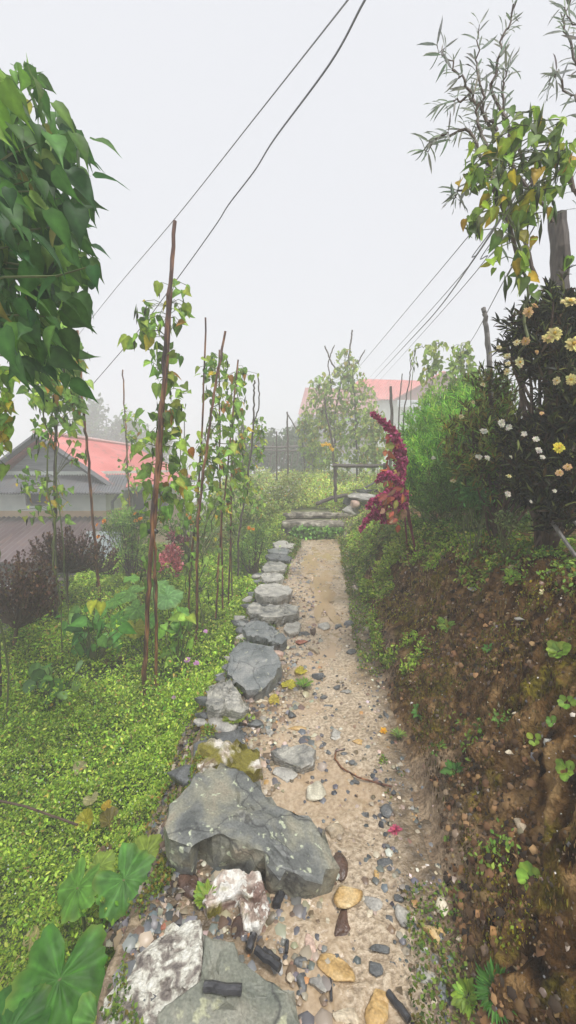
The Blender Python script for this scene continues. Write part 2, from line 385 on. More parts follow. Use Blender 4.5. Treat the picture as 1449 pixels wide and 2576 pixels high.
# riser closing the step in height behind the path
# ------------------------------------------------------------------ haze
hb = MB(); hb.box((0, 14, 1.7), (64, 60, 9.4))
hz, hnt, hbs = _new('haze_air')
for n in list(hnt.nodes): hnt.nodes.remove(n)
ho = hnt.nodes.new('ShaderNodeOutputMaterial'); hv = hnt.nodes.new('ShaderNodeVolumePrincipled')
hv.inputs['Density'].default_value = HAZE; hv.inputs['Color'].default_value = (.985, .985, .99, 1); hv.inputs['Anisotropy'].default_value = .0
hnt.links.new(hv.outputs[0], ho.inputs['Volume'])
haze = hb.build('haze', hz); tag(haze, kind='stuff')
# ------------------------------------------------------------------ light
w_ = bpy.data.worlds.new('World'); scene.world = w_; w_.use_nodes = True; nt = w_.node_tree
bg = nt.nodes['Background']; sky = nt.nodes.new('ShaderNodeTexSky'); sky.sky_type = 'NISHITA'; sky.sun_disc = False
sky.sun_elevation = R(62); sky.sun_rotation = R(200); sky.dust_density = 4; sky.ozone_density = 1
hs = nt.nodes.new('ShaderNodeHueSaturation'); hs.inputs['Saturation'].default_value = .12; nt.links.new(sky.outputs[0], hs.inputs['Color'])
cl = mix(nt, .88, hs.outputs[0], SKYC)      # overcast deck over the clear-sky model
nt.links.new(cl, bg.inputs[0]); bg.inputs[1].default_value = .1
sd = bpy.data.lights.new('sun', 'SUN'); sd.energy = SUN; sd.angle = R(11); sd.color = (1, .985, .95)
so = bpy.data.objects.new('sun', sd); COL.objects.link(so)
so.rotation_euler = (R(26), R(8), R(20))
scene.view_settings.view_transform = 'Standard'; scene.view_settings.look = 'None'; scene.view_settings.exposure = EXPO
scene.cycles.volume_bounces = 3; scene.cycles.max_bounces = 8; scene.cycles.diffuse_bounces = 3; scene.cycles.glossy_bounces = 2; scene.cycles.transmission_bounces = 3
scene.cycles.use_denoising = True
# ------------------------------------------------------------------ stones
def densify(poly, step, amp, r):
    out = []; n = len(poly)
    for i in range(n):
        a, b = poly[i], poly[(i+1) % n]; L = np.linalg.norm(b-a); k = max(1, int(L/step)); nn = np.array([-(b-a)[1], (b-a)[0]])/(L+1e-9)
        for j in range(k):
            out.append(a+(b-a)*j/k+nn*(r.normal(0, amp) if j else r.normal(0, amp*.3)))
    return np.array(out)
def slab(name, label, poly, m, lift=.04, thick=.16, tilt=(0, 0), seed=0, group=None, facet=.012, under=.9, cat='stone', parent=None):
    """a flat stone: its outline laid on a (tilted) plane just above the path, with thickness below"""
    r = np.random.default_rng(seed+100)
    cx, cy = np.mean([p[0] for p in poly]), np.mean([p[1] for p in poly])
    C = hit(cx, cy, lambda x, y: zp(y)+lift)
    n = np.array([tilt[0], tilt[1], 1.0]); n /= np.linalg.norm(n)
    q = []
    for px, py in poly:
        d = ray(px, py); o = np.array([0, 0, CAMZ]); t = np.dot(C-o, n)/np.dot(d, n); q.append(o+d*t)
    q = np.array(q); ex = np.array([1, 0, -n[0]/n[2]]); ex /= np.linalg.norm(ex); ey = np.cross(n, ex)
    L = np.stack([(q-C)@ex, (q-C)@ey], 1)
    c0 = L.mean(0); size = np.ptp(L, axis=0).max()
    L = densify(L, size/22, size*.006, r); k = len(L)
    rings = [(under*.85, -thick), (under, -thick*.75), (.985, -thick*.35), (1.0, -.016), (.985, -.004), (.93, .0), (.8, 0), (.64, 0), (.48, 0), (.32, 0), (.16, 0)]
    V = []
    for s, z in rings:
        p = c0+(L-c0)*s; zz = np.full(k, z)
        if z > -.01:
            zz = zz+facet*1.6*fbm(p[:, 0]*9/size*.5+seed, p[:, 1]*9/size*.5, 5+seed, 3)+facet*.5*np.sign(fbm(p[:, 0]*2.6/size+seed*3.3, p[:, 1]*2.6/size, 9+seed, 2))
        else: p = p+r.normal(0, size*.012, p.shape); zz = zz+r.normal(0, thick*.06, k)
        V.append(C+p[:, :1]*ex+p[:, 1:]*ey+zz[:, None]*n)
    V = np.concatenate(V+[(C+c0[0]*ex+c0[1]*ey)[None]]); F = []
    for a in range(len(rings)-1):
        for j in range(k): F.append((a*k+j, a*k+(j+1) % k, (a+1)*k+(j+1) % k, (a+1)*k+j))
    t = (len(rings)-1)*k
    for j in range(k): F.append((t+j, t+(j+1) % k, len(V)-1))
    F.append(tuple(range(k))[::-1])
    area = np.sum(L[:, 0]*np.roll(L[:, 1], -1)-np.roll(L[:, 0], -1)*L[:, 1])
    if area < 0: F = [f[::-1] for f in F]
    o = mesh(name, V, F, m, parent)
    if parent is None: tag(o, label, cat, group)
    return o
import bmesh
_ico = {}
def ico(sub):
    if sub not in _ico:
        bm = bmesh.new(); bmesh.ops.create_icosphere(bm, subdivisions=sub, radius=1)
        _ico[sub] = (np.array([v.co[:] for v in bm.verts]), np.array([[v.index for v in f.verts] for f in bm.faces])); bm.free()
    return _ico[sub]
def rockverts(r, cuts=9, sub=3):
    V, F = ico(sub); V = V.copy()
    for _ in range(cuts):
        n = r.normal(0, 1, 3); n /= np.linalg.norm(n); d = r.uniform(.36, .8)
        s = V@n; V = V-np.maximum(0, s-d)[:, None]*n
    V = V+r.normal(0, .012, V.shape); V -= (V.max(0)+V.min(0))/2; V /= (V.max(0)-V.min(0))/2
    return V, F
def rock(name, label, px, py, w, h, m, tall=.45, rot=0, seed=0, group=None, sink=.38, fun=None, cat='stone', cuts=9):
    r = np.random.default_rng(seed+int(px*7+py)); V, F = rockverts(r, cuts+3)
    C = hit(px, py+h*.15, fun or G); zc = depth(C); W = w/1000*zc; Hm = h/1000*zc
    el = math.atan2(CAMZ-C[2], math.hypot(C[0], C[1])); T = tall*min(W, Hm*1.5)
    Ln = max(.45*min(W, Hm), (Hm-T*.7*math.cos(el))/math.sin(el)) if math.sin(el) > .15 else W
    Ln = min(Ln, W*2.8)
    V = V*np.array([W/2, Ln/2, T/2]); c, s = math.cos(rot), math.sin(rot)
    V = V@np.array([[c, s, 0], [-s, c, 0], [0, 0, 1]]) if rot else V
    V = V+C+np.array([0, 0, T*(.5-sink)])
    o = mesh(name, V, F, m, None); return tag(o, label, cat, group)

COP = 'flat stones edging the path'
slab('slate_stone', 'grey-green slate slab with a charcoal stick lying across it', [(515, 2345), (590, 2368), (602, 2412), (690, 2470), (735, 2500), (765, 2600), (770, 2760), (300, 2760), (390, 2600), (395, 2560), (505, 2468)], FLATSLATE, .05, .2, (.05, -.03), 1, COP)
slab('granite_stone', 'white-speckled granite slab beside the pumpkin leaves, under the grey-green slate', [(505, 2312), (512, 2380), (508, 2466), (402, 2548), (392, 2600), (330, 2760), (90, 2760), (245, 2585), (262, 2520), (330, 2425), (345, 2400), (425, 2330)], SPECK, .015, .24, (-.12, 0), 2, COP)
slab('slate_boulder', 'largest slate boulder, pale lichen dots across its top', [(412, 2085), (424, 2030), (462, 1990), (492, 1942), (560, 1925), (612, 1935), (650, 1965), (682, 2010), (735, 2035), (790, 2062), (818, 2100), (838, 2140), (842, 2178), (800, 2205), (745, 2198), (700, 2180), (665, 2150), (600, 2120), (540, 2105), (505, 2085), (480, 2138), (450, 2125), (420, 2115)], BIGSLATE, .13, .30, (.10, -.10), 3, COP, .014)
slab('mossy_stone', 'pale granite stone half covered in golden moss, above the largest boulder', [(488, 1905), (498, 1870), (530, 1852), (600, 1862), (650, 1885), (660, 1925), (612, 1938), (560, 1922), (500, 1936)], MOSSY, .07, .22, (0, -.05), 4, COP, .03)
slab('striped_stone', 'dark banded stone with a shadowed hollow at its end, below the cracked slab', [(520, 1745), (545, 1712), (572, 1708), (600, 1740), (628, 1770), (612, 1792), (570, 1782), (540, 1790), (520, 1775)], SLATEL, .10, .2, (.05, -.12), 5, COP, .03)
slab('cracked_stone', 'smooth grey slate slab cracked across its top corner', [(572, 1692), (577, 1642), (602, 1614), (682, 1624), (700, 1650), (707, 1672), (685, 1708), (662, 1735), (617, 1737), (590, 1712)], SLATE, .10, .22, (-.05, -.13), 6, COP, .01)
slab('wedge_stone', 'wedge-shaped slate with a dark undercut, above the cracked slab', [(610, 1576), (622, 1560), (642, 1555), (670, 1562), (705, 1590), (722, 1610), (705, 1620), (660, 1606), (622, 1596)], SLATE, .09, .18, (0, -.12), 7, COP, .02)
slab('ridged_stone', 'long ridged slate stone below the round-topped flat stone', [(621, 1530), (632, 1518), (665, 1524), (720, 1522), (752, 1528), (748, 1545), (700, 1556), (668, 1556), (630, 1546)], SLATEL, .08, .16, (0, -.1), 8, COP, .025)
slab('flat_stone', 'pale round-topped flat stone standing highest on the path edge', [(641, 1480), (655, 1471), (690, 1468), (725, 1472), (737, 1482), (728, 1494), (700, 1501), (660, 1500), (642, 1492)], GREYST, .14, .15, (0, -.05), 9, COP, .012)
slab('flat_stone', 'thin grey slab tucked directly beneath the round-topped flat stone', [(648, 1508), (690, 1506), (700, 1514), (680, 1520), (650, 1518)], SLATE, .05, .12, (0, 0), 10, COP)
slab('flat_stone', 'small pale slab directly beyond the round-topped flat stone', [(654, 1447), (668, 1440), (700, 1441), (714, 1450), (706, 1460), (664, 1462)], GREYST, .05, .14, (0, 0), 11, COP)
slab('flat_stone', 'mossy brownish edging slab, fourth from the steps', [(660, 1424), (675, 1412), (705, 1412), (722, 1422), (716, 1436), (664, 1438)], SLATEL, .07, .15, (0, -.05), 12, COP)
slab('flat_stone', 'dark sharp-edged edging slab, third from the steps', [(668, 1396), (690, 1388), (735, 1400), (728, 1410), (676, 1406)], SLATED, .07, .1, (.05, -.05), 13, COP)
slab('flat_stone', 'grey edging slab, second from the steps', [(672, 1381), (700, 1376), (728, 1382), (722, 1392), (680, 1390)], SLATE, .06, .12, (0, 0), 14, COP)
slab('flat_stone', 'light grey edging slab nearest the foot of the steps', [(686, 1366), (706, 1360), (742, 1366), (736, 1376), (692, 1376)], GREYST, .06, .12, (0, 0), 15, COP)
slab('sunken_stone', 'broad brown-grey slab sunk flush in the path beside the mossy stone', [(682, 1888), (712, 1872), (765, 1875), (796, 1890), (790, 1918), (760, 1932), (715, 1915), (690, 1905)], SLATEL, .025, .1, (0, -.02), 16, None, .012)
slab('sunken_stone', 'small flat slab sunk in the path beside the wedge-shaped slate', [(712, 1578), (722, 1566), (745, 1563), (758, 1570), (750, 1586), (728, 1592)], GREYST, .03, .08, (0, 0), 17, None, .01)
slab('lichened_stone', 'pinkish stone crusted with white lichen between the two big slabs', [(508, 2270), (530, 2215), (552, 2190), (610, 2182), (655, 2205), (668, 2245), (640, 2270), (600, 2250), (560, 2265), (520, 2290)], LICHEN, .035, .14, (0, -.06), 18, None, .02)
slab('lichened_stone', 'pink-grey lower stone half buried beside the white-lichened one', [(600, 2255), (640, 2272), (668, 2250), (680, 2290), (650, 2340), (612, 2330)], LICHEN, .01, .1, (0, -.02), 19, None, .02)

ROCKS = [  # name, label, px, py, w, h, material, tall, rot
 ('loose_stone', 'angular grey stone below the sunken slab', 718, 1946, 66, 40, GREYST, .35, 0),
 ('loose_stone', 'white swirled stone at the top corner of the largest boulder', 792, 1988, 60, 54, STRIPED, .5, .4),
 ('loose_stone', 'square olive-tan stone by the end of the largest boulder', 843, 2088, 44, 34, TAN, .6, .5),
 ('loose_stone', 'rounded tan stone under the largest boulder', 697, 2196, 36, 42, TAN, .55, 0),
 ('loose_stone', 'large ochre stone beside the brown wet stone', 876, 2256, 78, 60, OCHRE, .4, .2),
 ('loose_stone', 'dark brown wet triangular stone below the large ochre stone', 868, 2312, 40, 72, BROWNST, .4, -.4),
 ('loose_stone', 'narrow pink stone left of the channel', 781, 2374, 26, 52, PINK, .4, .1),
 ('loose_stone', 'long ochre stone lying slantwise in the channel', 846, 2435, 100, 56, OCHRE, .35, -.65),
 ('loose_stone', 'blue-grey stone close to the narrow pink stone', 757, 2421, 38, 30, SLATED, .5, 0),
 ('loose_stone', 'dark slate stone of the trio beside the grey-green slab', 763, 2467, 32, 38, SLATED, .5, .3),
 ('loose_stone', 'grey round stone of the trio beside the grey-green slab', 799, 2478, 44, 36, GREYST, .5, 0),
 ('loose_stone', 'small cream stone of the trio beside the grey-green slab', 732, 2460, 24, 24, CREAM, .6, 0),
 ('loose_stone', 'flat pale grey stone beside the large ochre stone', 938, 2270, 50, 42, GREYST, .25, 0),
 ('loose_stone', 'grey-brown rounded stone in the right half of the path', 1017, 2298, 48, 56, GREYST, .5, 0),
 ('loose_stone', 'small slate above the grey-brown rounded stone', 1003, 2256, 26, 24, SLATED, .5, 0),
 ('loose_stone', 'dark stone between the grey-brown and the cream ones', 982, 2312, 24, 30, SLATED, .5, .5),
 ('loose_stone', 'cream and orange stone below the large ochre stone', 928, 2300, 28, 24, CREAM, .5, 0),
 ('loose_stone', 'ochre stone lodged at the foot of the bank', 1091, 2346, 58, 40, OCHRE, .4, -.3),
 ('loose_stone', 'tiny round slate at the foot of the bank', 1046, 2330, 16, 20, SLATED, .6, 0),
 ('loose_stone', 'whitish pointed stone stuck in the bank foot', 1111, 2279, 36, 42, CREAM, .7, .3),
 ('loose_stone', 'crooked slate piece above the squarish slate', 955, 2388, 52, 26, SLATED, .4, .2),
 ('loose_stone', 'squarish slate stone in the wet channel', 944, 2432, 36, 36, SLATED, .4, .2),
 ('loose_stone', 'upright slate stone beside the squarish one', 992, 2418, 24, 34, SLATED, .4, 0),
 ('loose_stone', 'flat pale-topped grey stone by the bank foot', 1070, 2446, 48, 46, GREYST, .35, -.6),
 ('loose_stone', 'blue-grey stone lowest along the bank foot', 1116, 2488, 40, 54, SLATE, .35, -.2),
 ('loose_stone', 'square peach stone at the very bottom of the path', 870, 2556, 66, 38, CREAM, .35, 0),
 ('loose_stone', 'big ochre stone at the very bottom of the path', 948, 2545, 62, 76, OCHRE, .45, -.2),
 ('loose_stone', 'thin ochre shard leaning on the big bottom stone', 958, 2508, 46, 50, OCHRE, .35, -.75),
 ('loose_stone', 'white pebble at the bottom beside the bank', 1088, 2510, 20, 26, CREAM, .6, 0),
 ('loose_stone', 'dark round slate stone on the pale mud near the bank', 973, 2037, 34, 34, SLATED, .55, 0),
 ('loose_stone', 'small black stone in the middle of the pale mud', 918, 2049, 26, 18, SLATED, .5, 0),
 ('loose_stone', 'flat dark slate beside the pale mud pool', 971, 2168, 46, 20, SLATED, .3, 0),
 ('loose_stone', 'orange pebble above the rounded grey stones', 948, 2200, 14, 24, OCHRE, .5, 0),
 ('loose_stone', 'pale grey round stone on the second ledge of the path', 815, 1574, 32, 26, GREYST, .55, 0),
 ('loose_stone', 'dark round stone on the second ledge of the path', 877, 1570, 26, 18, SLATED, .55, 0),
 ('loose_stone', 'dark small stone leaning on the round dark one', 852, 1577, 20, 14, SLATED, .5, 0),
 ('loose_stone', 'white-topped stone at the bank foot level with the ledge', 927, 1577, 22, 20, CREAM, .6, 0),
 ('loose_stone', 'small grey stone above the white-topped one', 932, 1558, 20, 14, GREYST, .5, 0),
 ('loose_stone', 'upright dark sliver on the ledge of the path', 897, 1585, 10, 18, SLATED, .7, 0),
 ('loose_stone', 'dark stone wedged in the ledge by the sunken slab', 765, 1592, 34, 16, SLATED, .5, 0),
 ('loose_stone', 'brown upright stone in the ledge of the path', 788, 1588, 16, 24, BROWNST, .6, 0),
 ('loose_stone', 'crumbled red stone on the path', 758, 1616, 34, 16, BRICKM, .4, 0),
 ('loose_stone', 'blocky tan stone beside the crumbled red one', 788, 1635, 26, 26, TAN, .6, 0),
 ('loose_stone', 'pinkish wedge stone behind the cracked slab', 701, 1643, 28, 22, PINK, .5, 0),
 ('loose_stone', 'flat slate stone in the pale part of the path', 884, 1640, 28, 16, SLATED, .4, 0),
 ('loose_stone', 'rounded charcoal-grey stone beside the upper yellow leaf', 800, 1701, 32, 24, SLATED, .6, 0),
 ('loose_stone', 'grey stone bedded beside the lower yellow leaves', 732, 1705, 26, 24, TAN, .4, 0),
 ('loose_stone', 'slate stone in the water channel, upper of the pair', 846, 1730, 20, 14, SLATED, .5, 0),
 ('loose_stone', 'mauve-grey stone in the channel, lower of the pair', 868, 1739, 26, 18, GREYST, .5, 0),
 ('loose_stone', 'small dark stone below the channel pair', 815, 1753, 20, 12, SLATED, .5, 0),
 ('loose_stone', 'flat dark stone lowest in the channel', 825, 1774, 26, 10, SLATED, .4, 0),
 ('loose_stone', 'square slate block standing in the gravel', 735, 1796, 22, 24, SLATED, .7, 0),
 ('loose_stone', 'dark stone behind the banded stone', 644, 1822, 40, 28, SLATED, .5, 0),
 ('loose_stone', 'upright pinkish stone between the banded and mossy ones', 610, 1811, 28, 28, PINK, .6, 0),
 ('loose_stone', 'flat peach stone bedded in the gravel', 747, 1830, 48, 14, OCHRE, .3, 0),
 ('loose_stone', 'small white-grey stone beside the mossy stone', 679, 1842, 24, 20, GREYST, .5, 0),
 ('loose_stone', 'orange stone in the middle of the muddy path', 900, 1865, 30, 18, OCHRE, .4, 0),
 ('loose_stone', 'upright slate half buried in the bank foot', 972, 1793, 14, 44, SLATED, .5, .2),
 ('loose_stone', 'large dark-edged grey stone in the bed of the channel', 845, 1842, 30, 32, GREYST, .35, 0),
 ('loose_stone', 'long slate lying on the near end of the sunken slab', 700, 1889, 40, 18, SLATED, .4, .2),
 ('loose_stone', 'small dark stone by the top of the curved twig', 866, 1897, 20, 12, SLATED, .5, 0),
 ('loose_stone', 'small slate stone under the curved twig', 886, 1917, 18, 14, SLATED, .5, 0),
 ('loose_stone', 'black pebble beside the curved twig', 826, 1891, 14, 14, SLATED, .5, 0),
 ('loose_stone', 'flat dark stone beneath the twig', 893, 1966, 24, 12, SLATED, .4, 0),
 ('loose_stone', 'orange pebble on the edging by the steps', 735, 1376, 12, 8, OCHRE, .6, 0),
 ('loose_stone', 'mossy tan stone set high in the earth bank', 1314, 2078, 34, 42, TAN, .5, 0),
 ('loose_stone', 'oval white stone in the middle of the earth bank', 1300, 1796, 22, 12, CREAM, .5, 0),
 ('loose_stone', 'pinkish stone near the top of the earth bank', 1402, 1682, 26, 16, PINK, .5, 0),
 ('loose_stone', 'grey stone with a torn edge, low seedlings beside it', 1380, 1862, 34, 34, GREYST, .5, .4),
 ('loose_stone', 'long pale stone in the upper right of the earth bank', 1282, 1893, 24, 14, CREAM, .5, 0),
 ('loose_stone', 'flat grey stone under the bush on the bank top', 1310, 1556, 34, 14, GREYST, .4, 0),
 ('loose_stone', 'grey stone fallen beside the flat stones of the bank top', 1190, 1480, 26, 14, GREYST, .4, 0),
 ('loose_stone', 'long brown stone near the lower corner of the bank', 1162, 2362, 30, 22, TAN, .4, 0),
 ('loose_stone', 'pale stone under the cracked slab, nearest the lower yellow leaf', 664, 1762, 40, 14, CREAM, .4, 0),
 ('loose_stone', 'dark reddish earth-stained stone by the pumpkin leaves', 474, 2225, 52, 66, BROWNST, .6, .3),
 ('loose_stone', 'small red stone beside the speckled granite', 420, 2322, 36, 34, BRICKM, .6, 0),
 ('loose_stone', 'pale stone at the outer edge of the garden drop', 355, 2345, 22, 20, CREAM, .6, 0),
 ('loose_stone', 'brown crumbling stone behind the grey-green slab', 606, 2330, 52, 60, BROWNST, .45, 0),
 ('loose_stone', 'dark brown overhanging end of stone beside the largest boulder', 846, 2170, 60, 66, BROWNST, .35, 0)]
for i, a in enumerate(ROCKS): rock(a[0], a[1], a[2], a[3], a[4], a[5], a[6], a[7], a[8], i, 'loose stones on the path and bank')

r = np.random.default_rng(77)
for i in range(64):
    y = 1.7+5.1*(i/63)**1.1+r.uniform(-.05, .05); u = r.uniform(-.06, .13); x = float(xl(y)+(xr(y)-xl(y))*u); s = r.uniform(.05, .12); V, F = rockverts(r, 12)
    V = V*np.array([s*r.uniform(.6, 1.1), s*r.uniform(.4, .8), s*.32])+np.array([x, y, float(zp(y))+.005])
    tag(mesh('wedge_rock', V, F, [SLATE, SLATED, SLATEL, GREYST, SLATED][i % 5]), 'small angular rock wedged between the larger edging stones of the path', 'stone', 'small rocks wedged along the edging')
# dry-stone face under the path edge, one body of small blocks
V = []; F = []; r = np.random.default_rng(5); n = 0
for y in np.arange(.2, 8, .20):
    for zz in (-.32, -.16, -.03):
        y0 = y+r.uniform(-.06, .06); v, f = rockverts(r, 7, 2)
        s = np.array([.12, r.uniform(.09, .14), r.uniform(.07, .10)]); c = np.array([float(xl(y0))+.06+.05*zz, y0, float(zp(y0))+zz])
        if zz == -.03: s *= .62; c[0] += .02; c[2] -= .035
        V.append(v*s+c); F.append(f+n); n += len(v)
o = mesh('retaining_wall', np.concatenate(V), np.concatenate(F), SLATEL); tag(o, 'low dry-stone wall holding up the garden side of the path', 'wall', kind='thing')

# ------------------------------------------------------------------ steps
def stepstone(label, px0, px1, ytop, Y, h, dpt, m, seed):
    a = P(px0, ytop, Y); b = P(px1, ytop, Y); z1 = a[2]; r = np.random.default_rng(seed); k = 30
    prof = [(.07, -h), (.06, -.105), (0, -.095), (-.012, -.05), (0, -.012), (.02, 0), (dpt*.5, .005), (dpt, 0), (dpt+.02, -h)]
    V = []; F = []
    for i in range(k+1):
        x = a[0]+(b[0]-a[0])*i/k
        for j, (dy, dz) in enumerate(prof): V.append((x, Y+dy+.03*fbm(x*4, j*.4, seed, 3), z1+dz+.02*fbm(x*5, j*.5, seed+3, 3)))
    p = len(prof)
    for i in range(k):
        for j in range(p-1): F.append((i*p+j, (i+1)*p+j, (i+1)*p+j+1, i*p+j+1))
    F.append(tuple(range(p))); F.append(tuple(k*p+j for j in range(p))[::-1])
    o = mesh('stone_step', np.array(V), F, m); return tag(o, label, 'step', 'stone steps up to the field')
stepstone('long lower stone step with leafy plants growing against its front', 710, 866, 1315, 7.40, .36, .5, STEPM, 51)
stepstone('long upper stone step with a dark front edge', 712, 886, 1291, 7.85, .18, .34, STEPM, 52)
rock('stone_block', 'squared stone block fallen beside the lower step', 876, 1350, 30, 18, SLATEL, .7, -.3, 61, 'stones piled beside the steps')
def puddle(label, px, py, w, h, seed):
    c = hit(px, py, lambda x, y: zp(y)); z = depth(c); W = w/2000*z; a0 = P(px, py-h/2, c[1]); el = math.atan2(CAMZ-c[2], c[1]); L = h/2000*z/math.sin(el); V = [c+[0, 0, -.012]]; K = 48
    for i in range(K):
        a = 6.283*i/K; q = 1+1.3*float(fbm(math.cos(a)*2.2+seed, math.sin(a)*2.2, seed, 4)); V.append(c+[W*q*math.cos(a), L*q*math.sin(a), -.012+.045*max(0, 1) *L*q*math.sin(a)*(1 if c[1] > 3 else 0)])
    o = mesh('water_puddle', np.array(V), [(0, 1+i, 1+(i+1) % K) for i in range(K)], PUD); tag(o, kind='structure')
m, nt_, b_ = _new('muddy_water'); b_.inputs['Base Color'].default_value = (.40, .285, .17, 1); b_.inputs['Roughness'].default_value = .06; PUD = m
puddle('', 815, 1408, 90, 60, 3); puddle('', 806, 1505, 70, 70, 5); puddle('', 835, 1655, 70, 60, 7)
# stack of stones right of the steps
def block(label, px, py, w, h, Y, d, m, seed, rz=0, name='stone_block'):
    r = np.random.default_rng(seed); V, F = rockverts(r, 8); c = P(px, py, Y); z = depth(c)
    V = V*np.array([w/2000*z, d/2, h/2000*z]); V = V@np.array([[math.cos(rz), math.sin(rz), 0], [-math.sin(rz), math.cos(rz), 0], [0, 0, 1]])
    return tag(mesh(name, V+c, F, m), label, 'stone', 'stones piled beside the steps')
block('pale square block at the bottom of the pile beside the upper step', 882, 1284, 44, 32, 8.0, .35, GREYST, 71)
block('dark broad block at the bottom of the pile, behind the square one', 925, 1284, 70, 44, 8.1, .4, SLATEL, 72)
block('dark upright block in the middle of the pile', 882, 1258, 40, 30, 8.2, .3, SLATED, 73)
block('pinkish rounded stone in the middle of the pile', 893, 1268, 24, 20, 7.95, .2, PINK, 74)
block('long grey slab lying across the pile', 905, 1247, 84, 14, 8.15, .5, GREYST, 75)
block('mossy grey slab on the pile, reaching towards the red amaranth', 935, 1256, 76, 16, 8.0, .4, SLATEL, 76)
block('small dark slab topping the pile', 915, 1236, 64, 12, 8.3, .4, SLATE, 77)

# ------------------------------------------------------------------ charcoal, twigs
def stick(name, label, pts, rad, m, cat, lift=.012, group=None, k=7, fun=G):
    q = [hit(x, y, fun)+np.array([0, 0, lift]) for x, y in pts]
    mb = MB(); mb.tube(wobble(q, 5, rad*.10, len(label)), rad, k); return tag(mb.build(name, m), label, cat, group)
CH = 'charcoal sticks dropped on the path'
top = lambda x, y: zp(y)+.075
stick('charcoal_stick', 'thick black charcoal stick on the grey-green slab', [(513, 2482), (608, 2490)], .0125, CHAR, 'charcoal', .0, CH, fun=top)
stick('charcoal_stick', 'short black charcoal stick standing clear on the gravel under the boulder', [(695, 2288), (711, 2236)], .0155, CHAR, 'charcoal', .012, CH)
stick('charcoal_stick', 'blue-black charcoal piece at the upper corner of the grey-green slab', [(626, 2412), (638, 2368)], .012, CHAR, 'charcoal', .03, CH)
stick('charcoal_stick', 'charcoal stick touching the slab edge, longer of the touching pair', [(644, 2424), (704, 2472)], .012, CHAR, 'charcoal', .05, CH)
stick('charcoal_stick', 'charcoal stick tucked behind the longer one of the touching pair', [(662, 2410), (702, 2442)], .010, CHAR, 'charcoal', .03, CH)
stick('charcoal_stick', 'tiny charcoal stick beside the blue-grey stone', [(720, 2404), (723, 2374)], .006, CHAR, 'charcoal', .01, CH)
stick('charcoal_stick', 'long charred stick at the foot of the big ochre stone', [(976, 2505), (1030, 2574)], .010, CHAR, 'charcoal', .01, CH)
stick('thin_stick', 'thin straight dark twig pressed in the mud below the long ochre stone', [(831, 2452), (834, 2522)], .004, CHAR, 'twig', .006)
stick('curved_twig', 'thin curved brown twig lying across the muddy channel', [(868, 1888), (845, 1893), (842, 1912), (860, 1936), (900, 1960), (948, 1974), (987, 1984)], .0045, MATS['wet_bamboo'], 'twig', .01)
stick('bare_twig', 'long bare dark stem lying in the ground cover', [(0, 2095), (70, 2110), (150, 2140), (200, 2160)], .006, DRYSTEM, 'twig', .2)

# ------------------------------------------------------------------ gravel and grit (uncountable)
GT = (np.array([(0, 0, .9), (1, 0, 0), (.2, .8, .1), (-.9, .4, 0), (-.6, -.7, .1), (.4, -.9, 0)], np.float32), np.array([(0, 1, 2), (0, 2, 3), (0, 3, 4), (0, 4, 5), (0, 5, 1)], np.int32))
def scatter_grit(name, n, smp, cols, w, s0, s1, seed, m=None):
    r = np.random.default_rng(seed); x, y, extra = smp(r, n); z = G(x, y)
    D = rdir(len(x), 0, r); D[:, 2] *= .2; N = rdir(len(x), 3, r); s = s0+(s1-s0)*r.random(len(x))**3
    o = soup(name, GT, np.stack([x, y, z-s*.12+extra], 1), D, N, s, palette(len(x), cols, w, .2, r), m or MATS['grit']); return tag(o, kind='stuff')
m, nt_, b_ = _new('grit'); a_ = nt_.nodes.new('ShaderNodeAttribute'); a_.attribute_name = 'tint'; nt_.links.new(a_.outputs['Color'], b_.inputs['Base Color']); b_.inputs['Roughness'].default_value = .4
def s_path(r, n):
    y = .5+7*r.random(n)**1.5; u = r.random(n); k = fbm(u*5, y*3, 61, 3)
    keep = (u < .42) | (r.random(n) < .20+.5*(u > .82)); keep &= k > r.uniform(-.5, .25, n); u, y = u[keep], y[keep]
    return xl(y)+(xr(y)-xl(y))*u, y, 0
GC = [(.34, .28, .21), (.12, .125, .13), (.52, .44, .33), (.06, .065, .07), (.40, .22, .08), (.58, .54, .46), (.2, .14, .09)]
scatter_grit('gravel', 30000, s_path, GC, [5, 5, 3, 4, 1, 1.2, 5], .0025, .019, 62)
def s_left(r, n):
    y = .9+5.2*r.random(n)**1.3; u = r.random(n)**1.4*.62; k = fbm(u*6+3, y*3, 64, 3) > r.uniform(-.6, .15, n); u, y = u[k], y[k]
    return xl(y)+(xr(y)-xl(y))*u, y, 0
scatter_grit('rubble', 2600, s_left, [(.20, .195, .185), (.34, .28, .20), (.12, .125, .13), (.46, .38, .28), (.18, .12, .08)], [4, 4, 3, 2, 3], .010, .034, 68)
def s_bank(r, n):
    y = .8+6*r.random(n)**1.3; v = r.uniform(.02, 1.3, n)
    return xr(y)+v*crw(y), y, .0
def bankgrit():
    r = np.random.default_rng(63); n = 5200; x, y, _ = s_bank(r, n); z = bank_z(x, y)
    v = (x-xr(y))/crw(y); mid_ = sst(v, .02, .2)*(1-sst(v, 1.1, 1.5)); d_ = bank_push(y, z)
    x = x-d_*mid_*.8; z = z+d_*mid_*.5
    N = np.tile([-.8, 0, .6], (n, 1)); D = rdir(n, -.5, r); s = .0035+.014*r.random(n)**6
    o = soup('bank_grit', GT, np.stack([x, y, z], 1), D, N+r.normal(0, .2, (n, 3)), s, palette(n, [(.08, .05, .03), (.20, .14, .09), (.42, .34, .26), (.6, .56, .48), (.14, .14, .14)], [5, 4, 1.6, .8, 1], .2, r), MATS['grit']); tag(o, kind='stuff')
bankgrit()
